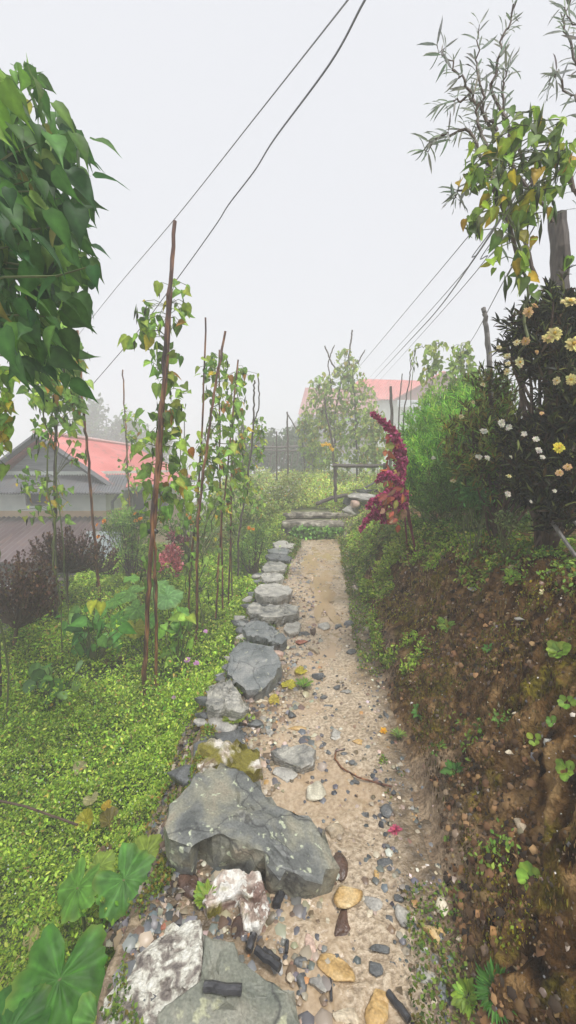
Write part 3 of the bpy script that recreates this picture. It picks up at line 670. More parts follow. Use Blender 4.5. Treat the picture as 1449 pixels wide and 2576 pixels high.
def clods():
    r = np.random.default_rng(65); n = 22000; x, y, _ = s_bank(r, n); z = bank_z(x, y); v = (x-xr(y))/crw(y); m_ = sst(v, .02, .2)*(1-sst(v, 1.1, 1.5)); d_ = bank_push(y, z); x = x-d_*m_*.8; z = z+d_*m_*.5
    k = fbm(y*4, z*5, 66, 3) > -.12; x, y, z = x[k], y[k], z[k]; n = len(x)
    N = np.tile([-.8, 0, .6], (n, 1))+r.normal(0, .5, (n, 3)); s = (.005+.016*r.random(n)**3)
    tag(soup('bank_clods', GT, np.stack([x, y, z], 1), rdir(n, -.5, r), N, s, palette(n, [(.08, .04, .013), (.17, .09, .032), (.28, .165, .07), (.03, .016, .006)], [4, 4, 2, 3], .25, r), CRUMB), kind='stuff')
m, nt_, b_ = _new('crumb'); a_ = nt_.nodes.new('ShaderNodeAttribute'); a_.attribute_name = 'tint'; nt_.links.new(a_.outputs['Color'], b_.inputs['Base Color']); b_.inputs['Roughness'].default_value = .8; CRUMB = m
clods()
r = np.random.default_rng(67); n = 4200; y = 1.15+1.6*r.random(n); u = r.uniform(-.14, .12, n); x = xl(y)+(xr(y)-xl(y))*u; z = zp(y)-.9*np.maximum(0, xl(y)-x)
tag(soup('rim_rubble', GT, np.stack([x, y, z], 1), rdir(n, 0, r), rdir(n, 2, r), .004+.02*r.random(n)**3, palette(n, [(.12, .085, .05), (.2, .15, .09), (.06, .045, .03), (.3, .26, .2), (.1, .1, .1)], None, .2, r), CRUMB), kind='stuff')
# ------------------------------------------------------------------ houses
def corr(name, stops, rough=.45, scale=9.0, stretch=(1, 0, 0)):
    m, nt, b = _new(name); t = tex(nt, 'noise', 1.5, 8, .4, (1, .35, 1)); c = ramp(nt, t.outputs['Fac'], stops); t2 = tex(nt, 'noise', 6, 6, .3, (1, .3, 1)); c = mix(nt, ramp(nt, t2.outputs['Fac'], [(.55, (0, 0, 0)), (.7, (.6, .6, .6))]), c, (.22, .14, .11)); nt.links.new(c, b.inputs['Base Color']); b.inputs['Roughness'].default_value = rough
    return m
REDTIN = corr('faded_red_tin', [(.25, (.46, .12, .10)), (.5, (.60, .18, .16)), (.75, (.66, .26, .24))])
PINKTIN = corr('rust_pink_tin', [(.3, (.34, .12, .11)), (.7, (.42, .18, .17))])
BROWNTIN = corr('brown_tin', [(.25, (.085, .055, .055)), (.75, (.17, .125, .125))], .35)
GREYTIN = corr('grey_tin', [(.3, (.10, .10, .11)), (.7, (.22, .22, .23))])
PALEW = plain('pale_plaster', [(.3, (.56, .60, .55)), (.7, (.72, .75, .69))], 3, .8, .1)
TANW = plain('tan_plaster', [(.3, (.56, .40, .24)), (.7, (.68, .50, .32))], 3, .8, .1)
DGREY = plain('grey_boards', [(.3, (.17, .175, .19)), (.7, (.32, .325, .33))], 3, .8, .2, (1, 1, 8))
LTIN = corr('pale_sheet', [(.3, (.32, .36, .40)), (.7, (.44, .48, .50))])
DARKW = plain('dark_opening', [(.3, (.02, .02, .025)), (.7, (.04, .04, .05))])
CONC = plain('yard_concrete', [(.3, (.10, .10, .10)), (.7, (.22, .22, .21))], 3, .6)
WHITEB = plain('white_board', [(.3, (.52, .55, .58)), (.7, (.62, .64, .66))])
def ruled(name, a0, a1, b0, b1, m, parent, waves=40, amp=.015, thick=.03, n=5):
    """corrugated sheet: ridge edge a0-a1, eave edge b0-b1, ribs running from ridge to eave"""
    a0, a1, b0, b1 = [np.array(q, float) for q in (a0, a1, b0, b1)]; k = waves*6; V = []; F = []
    nn = np.cross(a1-a0, b0-a0); nn /= np.linalg.norm(nn); nn = nn if nn[2] > 0 else -nn
    for s in (0, 1):
        for i in range(k+1):
            t = i/k; off = amp*math.sin(2*math.pi*waves*t)-s*thick
            for j in range(n):
                u = j/(n-1); V.append((a0+(a1-a0)*t)*(1-u)+(b0+(b1-b0)*t)*u+nn*off)
    base = (k+1)*n
    for i in range(k):
        for j in range(n-1):
            q = (i*n+j, (i+1)*n+j, (i+1)*n+j+1, i*n+j+1); F.append(q); F.append(tuple(base+w for w in q[::-1]))
        F.append((i*n+n-1, (i+1)*n+n-1, base+(i+1)*n+n-1, base+i*n+n-1)); F.append((i*n, base+i*n, base+(i+1)*n, (i+1)*n))
    for i in (0, k):
        for j in range(n-1): F.append((i*n+j, i*n+j+1, base+i*n+j+1, base+i*n+j))
    return mesh(name, np.array(V), F, m, parent)
def prism(name, pts, dvec, m, parent):
    """planar outline pushed back by dvec"""
    n = len(pts); V = [np.array(p, float) for p in pts]+[np.array(p, float)+np.array(dvec) for p in pts]
    F = [tuple(range(n)), tuple(range(2*n-1, n-1, -1))]+[(i, i+n, (i+1) % n+n, (i+1) % n) for i in range(n)]
    return mesh(name, np.array(V), F, m, parent)
# --- house below the garden
A = P(100, 1090, 9.7); C = P(303, 1228, 9.7); zr, ze = A[2], C[2]; xa, xc = A[0], C[0]; xw = xa-(xc-xa)
H = thing('house', 'grey gabled house with a faded red tin roof below the garden', 'house', (xa, 9.7, -1.9))
ruled('roof', (xa, 9.55, zr), (xa, 15.5, zr), (xc, 9.55, ze), (xc, 18, ze), REDTIN, H, 50, .018)
ruled('roof', (xa, 9.55, zr), (xa, 15.5, zr), (xw, 9.55, ze), (xw, 18, ze), REDTIN, H, 50, .018)
prism('hip_roof', [(xa, 15.5, zr-.02), (xc, 18, ze-.02), (xw, 18, ze-.02)], (0, 0, -.05), REDTIN, H)
mb = MB(); mb.tube([(xa, 9.5, zr+.04), (xa, 15.5, zr+.04)], .06, 6); mb.build('ridge_cap', plain('pale_ridge', [(.3, (.5, .3, .28)), (.7, (.62, .45, .42))]), H)
bx0, bx1 = xw+.35, xc-.33
prism('gable_wall', [(bx0, 9.95, ze-.02), (bx1, 9.95, ze-.02), (xa, 9.95, zr-.12)], (0, .12, 0), DGREY, H)
mb = MB()
for sx, ex in ((xa, xc), (xa, xw)):
    mb.tube([(sx, 9.56, zr-.07), (ex, 9.56, ze-.07)], .075, 4)
mb.build('bargeboard', plain('dark_board', [(.3, (.05, .05, .055)), (.7, (.10, .10, .105))]), H)
zsk = P(300, 1207, 9.5)[2]; zlo = P(300, 1240, 9.2)[2]
ruled('skirt_roof', (xw, 9.93, zsk+.12), (xc+.15, 9.93, zsk+.12), (xw, 9.2, zlo), (xc+.25, 9.2, zlo), GREYTIN, H, 60, .02)
wl = P(267, 1285, 9.9)[0]; zt1 = P(200, 1285, 9.9)[2]
w1 = prism('wall', [(bx0, 9.9, zt1), (wl, 9.9, zt1), (wl, 9.9, zsk+.2), (bx0, 9.9, zsk+.2)], (0, 7, 0), PALEW, H)
w2 = prism('wall_base', [(bx0, 9.89, -1.9), (wl+.01, 9.89, -1.9), (wl+.01, 9.89, zt1), (bx0, 9.89, zt1)], (0, 7.02, 0), TANW, H)
f0 = P(62, 1228, 9.86); f1 = P(122, 1272, 9.86)
f = prism('window', [(f0[0], 9.86, f0[2]), (f1[0], 9.86, f0[2]), (f1[0], 9.86, f1[2]), (f0[0], 9.86, f1[2])], (0, .03, 0), GREYWOOD, H)
prism('pane', [(f0[0]+.05, 9.84, f0[2]-.05), (f1[0]-.05, 9.84, f0[2]-.05), (f1[0]-.05, 9.84, f1[2]+.05), (f0[0]+.05, 9.84, f1[2]+.05)], (0, .02, 0), DARKW, f)
mb = MB(); mb.tube([(xc+.06, 9.6, ze-.05), (xc+.06, 18, ze-.05)], .05, 7); mb.tube([(xc+.02, 9.75, ze-.05), (xc-.28, 9.85, ze-.35), (xc-.28, 9.85, -1.8)], .035, 7); mb.build('gutter', GREYTIN, H)
for yy in (11.2, 13.4):
    f = prism('window', [(xc-.35, yy, .05), (xc-.35, yy+1.1, .05), (xc-.35, yy+1.1, .85), (xc-.35, yy, .85)], (.04, 0, 0), GREYWOOD, H)
    prism('pane', [(xc-.30, yy+.08, .13), (xc-.30, yy+1.02, .13), (xc-.30, yy+1.02, .77), (xc-.30, yy+.08, .77)], (.015, 0, 0), DARKW, f)
bpy.context.view_layer.update()
def fixsub(o):                      # sub-parts: parent empties are not rotated, so offsets simply cancel
    o.location = (0, 0, 0)
for o in bpy.data.objects:
    if o.name.startswith('pane'): fixsub(o)
# --- brown tin lean-to in front of it
zt2 = P(100, 1308, 9.6)[2]; zb = P(30, 1412, 7.6)[2]; xr2 = P(262, 1330, 9.5)[0]
S = thing('shed', 'low brown corrugated tin lean-to in front of the grey house', 'shed', (-6, 8.5, -1.9))
ruled('roof', (-12, 9.8, zt2+.05), (xr2, 9.8, zt2+.05), (-12, 7.5, zb), (xr2+.35, 7.5, zb), BROWNTIN, S, 60, .022)
prism('wall', [(-11.8, 7.75, -1.9), (xr2+.1, 7.75, -1.9), (xr2+.1, 7.75, zb-.03), (-11.8, 7.75, zb-.03)], (0, 1.9, 0), DARKWOOD, S)
a = P(205, 1340, 8.4); b = P(300, 1455, 8.4)
mb = MB()
Q = thing('metal_sheet', 'pale blue-grey tin sheet leaning at the end of the brown lean-to', 'metal sheet', (a[0], 8.4, -1.9))
ruled('sheet', (a[0], 8.6, a[2]), (b[0], 8.6, a[2]), (a[0], 8.3, b[2]-.6), (b[0], 8.3, b[2]-.6), LTIN, Q, 14, .012)
for j in (a[0]+.15, b[0]-.15): mb.tube([(j, 8.7, -1.95), (j, 8.66, a[2]-.05)], .03)
mb.build('prop', DARKWOOD, Q)
# yard clutter seen through the dry shrubs
for lab, x0, y0, x1, y1, Y, rad, m in (('white pipe lying level across the yard', -10, 1470, 150, 1505, 7.0, .035, WHITEB), ('longer white pipe lower down in the yard', -10, 1520, 120, 1545, 6.2, .03, WHITEB), ('pinkish timber beam on the yard slope', 40, 1490, 240, 1440, 7.2, .06, DARKWOOD)):
    p0 = P(x0, y0, Y); p1 = P(x1, y1, Y); mb = MB(); mb.tube([p0, p1], rad, 8); tag(mb.build('yard_pipe' if 'pipe' in lab else 'timber_beam', m), lab, 'pipe' if 'pipe' in lab else 'beam')
TEAL = plain('teal_plastic', [(.3, (.02, .30, .25)), (.7, (.04, .42, .36))], 20, .4)
BLK = plain('black_plastic', [(.3, (.012, .013, .016)), (.7, (.03, .032, .038))], 20, .35)
q = [P(66, 1625, 5.2), P(78, 1592, 5.2), P(100, 1574, 5.25), P(118, 1572, 5.3), P(112, 1596, 5.25), P(98, 1612, 5.2)]
mb = MB(); mb.tube(wobble(q, 5, .004, 3), .012, 7); tag(mb.build('garden_hose', TEAL), 'teal hose looped under the dry shrub', 'hose')
q = [P(60, 1640, 5.3), P(90, 1600, 5.4), P(150, 1580, 5.6)]
mb = MB(); mb.tube(wobble(q, 5, .006, 4), .05, 8); tag(mb.build('black_pipe', BLK), 'thick black plastic pipe under the dry shrub', 'pipe')
# --- red house up the hill
Y0 = 34.0
g0 = P(990, 1130, Y0); zg = g0[2]-1.5
B = thing('house', 'fog-veiled house with a long pink-red roof and a white sign board', 'house', (P(990, 1100, Y0)[0], Y0, zg))
r0 = P(905, 953, Y0+2.2); r1 = P(1225, 962, Y0+2.2); e0 = P(850, 1004, Y0); e1 = P(1260, 1006, Y0)
ruled('roof', r0, r1, e0, e1, REDTIN, B, 60, .02)
ruled('roof', r0, r1, (e0[0], Y0+5, e0[2]), (e1[0], Y0+5, e1[2]), REDTIN, B, 60, .02)
ap = P(1112, 940, Y0-.3); l0 = P(984, 1008, Y0-.3); l1 = P(1240, 1008, Y0-.3)
prism('gable', [l0, l1, ap], (0, .1, 0), PINKTIN, B)
mb = MB(); mb.tube([l0+[-.0, -.35, 0], ap+[0, -.35, .05]], .10, 4); mb.tube([ap+[0, -.35, .05], l1+[0, -.35, 0]], .10, 4); mb.build('bargeboard', REDTIN, B)
ruled('gable_roof', (ap[0], Y0-.7, ap[2]+.02), (ap[0], Y0+2, ap[2]+.02), (l0[0], Y0-.7, l0[2]+.02), (l0[0], Y0+2, l0[2]+.02), REDTIN, B, 20, .02)
ruled('gable_roof', (ap[0], Y0-.7, ap[2]+.02), (ap[0], Y0+2, ap[2]+.02), (l1[0], Y0-.7, l1[2]+.02), (l1[0], Y0+2, l1[2]+.02), REDTIN, B, 20, .02)
ap2 = P(905, 956, Y0-.2); m0 = P(862, 1008, Y0-.2); m1 = P(957, 1008, Y0-.2)
prism('gable', [m0, m1, P(920, 968, Y0-.2)], (0, .1, 0), PINKTIN, B)
wz = e0[2]-.02
prism('wall', [(e0[0]+.5, Y0+.5, zg-1), (e1[0]-.5, Y0+.5, zg-1), (e1[0]-.5, Y0+.5, wz), (e0[0]+.5, Y0+.5, wz)], (0, 4, 0), PALEW, B)
# verandah posts
mb = MB()
# left wing
t0 = P(768, 975, Y0+.5); t1 = P(940, 980, Y0+.5); u0 = P(750, 1042, Y0-1.2); u1 = P(955, 1042, Y0-1.2)
ruled('wing_roof', t0, t1, u0, u1, PINKTIN, B, 30, .02)
v0 = P(752, 1050, Y0-1.0); v1 = P(955, 1050, Y0-1.0); x0 = P(716, 1088, Y0-2.2); x1 = P(955, 1088, Y0-2.2)
ruled('verandah_roof', v0, v1, x0, x1, GREYTIN, B, 30, .02)
prism('wing_wall', [P(752, 1140, Y0), P(950, 1140, Y0), P(950, 1044, Y0), P(752, 1044, Y0)], (0, 2, 0), plain('pink_plaster', [(.3, (.42, .30, .33)), (.7, (.5, .38, .4))], 3, .8, .1), B)
for x in (740, 765, 900):
    p = P(x, 1088, Y0-2.0); mb = MB(); mb.tube([(p[0], p[1], p[2]-1.3), p], .04, 6); mb.build('verandah_post', GREYWOOD, B)
# sign
sg = thing('sign_board', 'white sign board with grey lettering under the eaves of the fog-veiled house', 'sign', P(1028, 1024, Y0-.75))
s0 = P(1000, 1006, Y0-.8); s1 = P(1064, 1024, Y0-.8)
prism('board', [(s0[0], Y0-.8, s1[2]), (s1[0], Y0-.8, s1[2]), (s1[0], Y0-.8, s0[2]), (s0[0], Y0-.8, s0[2])], (0, .05, 0), WHITEB, sg)
mb = MB(); LG = plain('grey_paint', [(.3, (.10, .12, .15)), (.7, (.14, .16, .19))], 20, .7, 0)
def lp(px, py): return P(px, py, Y0-.815)
for seg in ([(1034.5, 1010), (1036, 1019)], [(1036, 1019), (1038, 1010)], [(1041, 1010), (1041, 1019)], [(1045, 1010), (1045, 1018)], [(1045, 1018), (1048, 1019)], [(1048, 1010), (1048, 1019)]):
    mb.tube([lp(*q) for q in seg], .018, 4)
for k in range(3): mb.tube([lp(1010+k*6, 1017), lp(1013+k*6, 1017)], .014, 4)
mb.tube([lp(1008, 1011), lp(1022, 1011)], .01, 4)
mb.build('lettering', LG, sg)

# ------------------------------------------------------------------ wires
WIRE = plain('grey_cable', [(.3, (.10, .10, .12)), (.7, (.15, .15, .17))], 5, .5, 0)
def wire(label, pts, rad, m=WIRE):
    q = [P(*p) for p in pts]; out = []
    for i in range(len(q)-1):
        for s in range(8):
            t = s/8; p0 = q[max(i-1, 0)]; p1 = q[i]; p2 = q[i+1]; p3 = q[min(i+2, len(q)-1)]
            out.append(.5*((2*p1)+(-p0+p2)*t+(2*p0-5*p1+4*p2-p3)*t*t+(-p0+3*p1-3*p2+p3)*t**3))
    out.append(q[-1]); mb = MB(); mb.tube(out, rad, 6); tag(mb.build('overhead_wire', m), label, 'wire', 'overhead wires')
wire('thinner pale wire above, running down behind the tall bamboo poles', [(990, -150, 2.7), (875, 0, 3.2), (650, 285, 4.4), (440, 550, 6.3), (300, 715, 8.3), (205, 833, 10.5), (110, 950, 14)], .0065, plain('pale_cable', [(.3, (.22, .22, .24)), (.7, (.28, .28, .3))], 5, .5, 0))
wire('thicker dark wire with kinks, ending at the grey gabled house', [(1010, -150, 2.6), (918, 0, 3.0), (830, 160, 3.5), (690, 350, 4.4), (640, 430, 5), (575, 515, 5.6), (540, 570, 6.1), (447, 700, 7.3), (350, 830, 8.6), (235, 965, 10), (130, 1085, 11)], .0085)
wire('lowest-sagging single wire running to the left end of the red roof', [(1300, 440, 3.2), (1180, 592, 5), (1040, 760, 8), (897, 930, 15), (880, 948, 33)], .006)
wire('upper strand of the wire bundle to the red roof', [(1300, 490, 3.2), (1195, 635, 5), (1075, 790, 8), (925, 955, 33)], .006)
wire('thick middle strand of the wire bundle to the red roof', [(1330, 440, 3.2), (1200, 640, 5), (1100, 780, 8), (1020, 868, 12), (935, 960, 33)], .011)
wire('lower strand of the wire bundle to the red roof', [(1350, 430, 3.2), (1215, 640, 5), (1110, 785, 8), (950, 962, 33)], .006)
wire('short wire crossing behind the split-topped post', [(1350, 560, 3.2), (1260, 720, 5), (1190, 850, 8), (1150, 905, 12)], .006)
# ------------------------------------------------------------------ ground cover (uncountable)
GCOL = [(.34, .48, .05), (.23, .37, .035), (.46, .58, .09), (.13, .23, .025), (.54, .60, .22)]
def cover(name, smp, n, size, hgt, cols, w, seed, T=T_TINY, m=LEAFM, zf=G, up=2.4, dark=None):
    r = np.random.default_rng(seed); x, y = smp(r, n)
    mound = np.clip(.55+1.3*fbm(x*2.3, y*2.3, 71, 3)+.8*fbm(x*9, y*9, 73, 2), .05, 1.4)*hgt
    z = zf(x, y)+mound*(1-r.random(len(x))**2*.75)
    D = rdir(len(x), .2, r); N = rdir(len(x), up, r)
    c = palette(len(x), cols, w, .14, r)
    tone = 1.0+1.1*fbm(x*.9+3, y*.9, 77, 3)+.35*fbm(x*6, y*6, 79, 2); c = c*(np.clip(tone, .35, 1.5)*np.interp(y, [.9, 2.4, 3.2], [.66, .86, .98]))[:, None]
    s = size(x, y)*(.6+.8*r.random(len(x)))
    o = soup(name, T, np.stack([x, y, z], 1), D, N, s, c, m); return tag(o, kind='stuff')
def smp_garden(y0, y1, pw, xm=3.3, lo=0):
    def f(r, n):
        y = y0+(y1-y0)*r.random(n)**pw; x = xl(y)-.0-(lo+(xm-lo)*r.random(n)); ok = (x/(y*.994+.22) > -.80); ok &= (x < xl(y)-.10) | (r.random(n) < .5)
        return x[ok], y[ok]
    return f
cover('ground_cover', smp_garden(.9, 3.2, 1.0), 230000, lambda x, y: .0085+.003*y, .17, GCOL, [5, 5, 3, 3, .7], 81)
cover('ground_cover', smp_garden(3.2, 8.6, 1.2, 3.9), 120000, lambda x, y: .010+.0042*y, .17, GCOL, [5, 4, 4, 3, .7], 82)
def smp_edge(r, n):                     # the slope beyond the dropping edge of the plot
    y = r.uniform(3, 12, n); x = -3.0-1.1*r.random(n); return x, y
cover('ground_cover', smp_edge, 12000, lambda x, y: .03+0*x, .12, GCOL, [4, 4, 2, 4, .5], 83)
FCOL = [(.42, .52, .12), (.32, .44, .09), (.52, .58, .18), (.17, .23, .06), (.40, .31, .09)]
def smp_field(r, n):
    y = 7.9+7*r.random(n)**1.4; x = r.uniform(-2.4, 3.5, n); ok = (x < .05) | (y > 8.25); ok &= x > -2.0-.1*(y-8); return x[ok], y[ok]
cover('field_crop', smp_field, 60000, lambda x, y: .035+.0025*y, .42, FCOL, [5, 4, 4, 2, 1.5], 84, T_OVAL)
def smp_slope(r, n):
    y = r.uniform(6.4, 9.0, n); x = r.uniform(-2.0, 0.05, n); ok = x < xl(np.minimum(y, 7.4))-.06; return x[ok], y[ok]
cover('slope_cover', smp_slope, 22000, lambda x, y: .035+0*x, .14, FCOL, [4, 5, 2, 3, 1], 85, T_OVAL)
def smp_clump(r, n):
    x, y = smp_garden(.95, 7.5, 1.1, 3.3)(r, n); k = fbm(x*2.1+5, y*2.1, 88, 3) > .0; return x[k], y[k]
cover('tall_weeds', smp_clump, 56000, lambda x, y: .012+.0042*y, .36, [(.34, .50, .06), (.20, .36, .04), (.48, .58, .10), (.34, .24, .07), (.10, .18, .03)], [4, 4, 2, .8, 3], 89, T_OVAL, up=1.2)
cover('dead_litter', smp_clump, 5200, lambda x, y: .022+.003*y, .22, [(.26, .17, .07), (.40, .30, .12), (.14, .08, .04)], None, 97, T_LANCE, up=1.0)
def smp_rim(r, n):
    y = 1.2+1.6*r.random(n); u = r.uniform(-.16, .10, n); k = fbm(u*9, y*5, 99, 3) > -.12; u, y = u[k], y[k]; return xl(y)+(xr(y)-xl(y))*u, y
def rim_z(x, y): return np.maximum(G(x, y), zp(y)-.02-.9*np.maximum(0, xl(y)-x))
cover('rim_weeds', smp_rim, 15000, lambda x, y: .011+.003*y, .05, [(.18, .30, .04), (.28, .40, .06), (.10, .16, .03), (.30, .20, .05), (.22, .2, .03)], None, 100, zf=rim_z, up=1.0)
def smp_corner(r, n):
    y = r.uniform(7.0, 9.4, n); x = r.uniform(.85, 2.8, n); return x, y
cover('corner_weeds', smp_corner, 9000, lambda x, y: .035+0*x, .10, FCOL+[(.40, .30, .20)], [3, 4, 3, 2, 2, 3], 102, T_OVAL, up=1.5)
# white buds over the field crop and tiny white flowers in the ground cover
def buds(name, smp, n, s, h0, h1, cols, seed):
    r = np.random.default_rng(seed); x, y = smp(r, n); z = G(x, y)+r.uniform(h0, h1, len(x))
    return tag(soup(name, GT, np.stack([x, y, z], 1), rdir(len(x), 0, r), rdir(len(x), 2, r), s*(.6+.8*r.random(len(x))), palette(len(x), cols, None, .1, r), PETAL), kind='stuff')
buds('crop_blossom', smp_field, 1500, .018, .30, .50, [(.55, .58, .5), (.5, .5, .38), (.45, .28, .05)], 86)
buds('cover_blossom', smp_garden(1.0, 3.4, 1.0), 900, .0042, .12, .20, [(.66, .68, .62)], 87)

# strips of growth along the path edges and down the bank
def smp_pathedge(r, n):
    y = .9+6.5*r.random(n)**1.2; u = np.where(r.random(n) < .75, r.uniform(-.12, .26, n), r.uniform(.86, 1.05, n)); k = fbm(u*4, y*3.5, 91, 3)
    ok = k > .04-.04*y-.15*(u < .02); x = xl(y)+(xr(y)-xl(y))*u; return x[ok], y[ok]
cover('edge_weeds', smp_pathedge, 34000, lambda x, y: .009+.0035*y, .05, [(.16, .26, .04), (.24, .34, .06), (.08, .14, .03), (.2, .17, .04)], None, 92)
def bank_pts(r, n, v0, v1, y0, y1, py=1.2):
    y = y0+(y1-y0)*r.random(n)**py; v = r.uniform(v0, v1, n); x = xr(y)+v*crw(y); z = bank_z(x, y)
    md = sst(v, .02, .2)*(1-sst(v, 1.1, 1.5)); d = bank_push(y, z)
    return x-d*md*.8, y, z+d*md*.5, v
def bankcover(name, n, v0, v1, y0, y1, thr, size, cols, w, seed, T=T_TINY, off=.01, hang=-.2, ns=3.):
    r = np.random.default_rng(seed); x, y, z, v = bank_pts(r, n, v0, v1, y0, y1)
    k = fbm(y*ns, z*ns*.6+v*2, seed, 4)+.35*sst(y, 3.0, 5.5); ok = k > thr(v, y); x, y, z = x[ok], y[ok], z[ok]; m_ = len(x)
    N = np.tile([-.75, -.15, .7], (m_, 1))+r.normal(0, .35, (m_, 3)); D = rdir(m_, hang*3, r)
    o_ = off*r.random(m_)*2; p = np.stack([x-o_*.7, y, z+o_*.7], 1)
    c = palette(m_, cols, w, .22, r)*np.clip(.9+.8*fbm(y*2, z*3, 5, 2), .4, 1.5)[:, None]
    return tag(soup(name, T, p, D, N, size*(1+.28*y)*(.5+r.random(m_)), c, LEAFM), kind='stuff')
bankcover('bank_moss', 90000, .1, 1.25, .9, 7.2, lambda v, y: .22-.10*v, .0075, [(.24, .19, .015), (.36, .28, .02), (.13, .12, .012), (.26, .32, .04)], None, 93, off=.006, hang=-1)
bankcover('bank_weeds', 80000, .02, 1.6, 2.4, 7.4, lambda v, y: .30-.075*(y-2.4)-.16*(v > .9), .013, [(.28, .44, .05), (.42, .58, .08), (.13, .22, .03), (.50, .50, .14), (.32, .21, .08)], [4, 3, 3, 1.5, 1], 94, T_OVAL, .03)
bankcover('crest_weeds', 30000, .90, 3.2, 1.2, 5, lambda v, y: -.10, .013, [(.14, .24, .04), (.08, .14, .03), (.26, .36, .06), (.26, .20, .04)], [4, 3, 2, 1], 95, T_OVAL, .03)
bankcover('bank_roots', 26000, .08, 1.2, .9, 6.5, lambda v, y: -.25, .016, [(.20, .12, .035), (.09, .045, .014), (.28, .20, .05), (.16, .15, .03), (.34, .24, .11)], (4, 4, 2, 2, 1), 101, T_LANCE, .012, hang=-2.5)
bankcover('bank_sprouts', 16000, .05, 1.2, .9, 3.2, lambda v, y: .40, .011, [(.26, .40, .06), (.16, .30, .05)], None, 98, T_OVAL, .02, hang=.2, ns=5.)
bankcover('bank_litter', 5000, .0, 1.5, 2.0, 7.4, lambda v, y: .0, .012, [(.16, .10, .06), (.34, .26, .18), (.24, .15, .08)], None, 96, T_OVAL, .01)

# ------------------------------------------------------------------ helpers for single plants
BEANX = [(.13, .22, .05), (.18, .30, .055), (.09, .16, .035), (.25, .34, .06)]
YEL = [(.42, .34, .04), (.36, .16, .03), (.48, .40, .08)]
BEANC = [(.20, .34, .07), (.29, .46, .08), (.13, .24, .045), (.40, .52, .08), (.56, .44, .05), (.42, .20, .04)]
def pole(name, label, pts, Y, rad, m=BAMBOO, lean=0, group='bean poles in the garden', cat='pole', taper=.75, seed=0, Y1=None, extra=None):
    """pts in picture order base -> top; base at depth Y, top at Y+lean"""
    n = len(pts)
    q = [P(x, y, Y+lean*i/(n-1)) for i, (x, y) in enumerate(pts)]; q[0] = q[0].copy()
    zb = float(G(q[0][0], q[0][1])); q[0][2] = min(q[0][2], zb+.05)-.0
    w = wobble(q, 7, min(rad*.35, .006), seed+len(label)); k = len(w)
    mb = MB(); mb.tube(w, [rad*(1-(1-taper)*i/(k-1))*(1+.10*((i*7+seed) % 5 == 0)) for i in range(k)], 8)
    if extra:
        for ep in extra: mb.tube(wobble([P(x, y, Y+lean*.7) for x, y in ep], 5, rad*.3, seed+2), [rad*.6]*(5*(len(ep)-1))+[rad*.35], 6)
    return tag(mb.build(name, m), label, cat, group)
def strand_pts(r, q, n):
    q = np.array(q); t = r.random(n)*(len(q)-1); i = np.minimum(t.astype(int), len(q)-2); f = (t-i)[:, None]
    return q[i]*(1-f)+q[i+1]*f, t/(len(q)-1)
def vine(label, blobs, Y, nleaf, lsize, pods=12, seed=0, cols=BEANC, w=(5, 5, 3, 3, .7, .35), spine=None, group='climbing beans in the garden', depthk=.9, name='bean_vine', cat='bean plant', podlen=.13, leafdown=-.9, base=None, rooty=0):
    """blobs: (px, py, rx, ry) ellipses in the picture that carry leaves; spine: stem points"""
    r = np.random.default_rng(seed+500); bl = np.array(blobs, float); area = bl[:, 2]*bl[:, 3]; k = r.choice(len(bl), nleaf, p=area/area.sum())
    a = r.random(nleaf)*2*math.pi; rr = r.random(nleaf)**.5; px = bl[k, 0]+bl[k, 2]*rr*np.cos(a); py = bl[k, 1]+bl[k, 3]*rr*np.sin(a)
    dep = Y+r.normal(0, .38, nleaf)*bl[k, 2]/1000*Y*depthk
    pos = np.array([P(x, y, d) for x, y, d in zip(px, py, dep)])
    sp = spine or [(b[0], b[1]+b[3]) for b in blobs[:1]]+[(b[0], b[1]) for b in blobs]
    sp3 = [P(x, y, Y) for x, y in sp]; b0 = sp3[0]
    if rooty: b0 = b0*1.0; b0[1] += rooty; b0[0] += .3
    root = thing(name, label, cat, (b0[0], b0[1], min(b0[2], float(G(b0[0], b0[1])) if base is None else base)), group)
    mb = MB(); g = np.array([b0[0], b0[1], root.location[2]])
    main = wobble(([g, b0] if rooty else [g])+sp3 if g[2] < b0[2]-.05 else sp3, 6, .018, seed); mb.tube(main, .007, 5); mn = np.array(main)
    for i in range(0, nleaf, 3):        # petioles / side runners
        p = pos[i]; d = ((mn-p)**2).sum(1); j = mn[int(np.argmin(d+.02*r.random(len(d))))]; mid = (p+j)/2+np.array([0, 0, .03]); mb.tube([j, mid, p], .0028, 3)
    mb.build('stem', STEM, root)
    D = rdir(nleaf, leafdown*1.6, r); out = pos-np.array([b0[0], Y, 0]); N = rdir(nleaf, .8, r)+np.array([0, -.7, .2])
    c = palette(nleaf, cols, w, .2, r)
    soup('foliage', T_HEART, pos, D, N, lsize*.8*(.5+.75*r.random(nleaf)), c, LEAF, root)
    if pods:
        pp = pos[r.choice(nleaf, pods)]+r.normal(0, .03, (pods, 3)); D = np.tile([0, 0, -1.], (pods, 1))+r.normal(0, .12, (pods, 3))
        NN = rdir(pods, 0, r); pc = palette(pods, [(.10, .15, .05), (.07, .10, .03)], None, .2, r)
        for i in range(pods): soup('bean_pod', T_POD, pp[i:i+1], D[i:i+1], NN[i:i+1], np.array([podlen*r.uniform(.7, 1.2)]), pc[i:i+1], LEAFM, root)
    return root

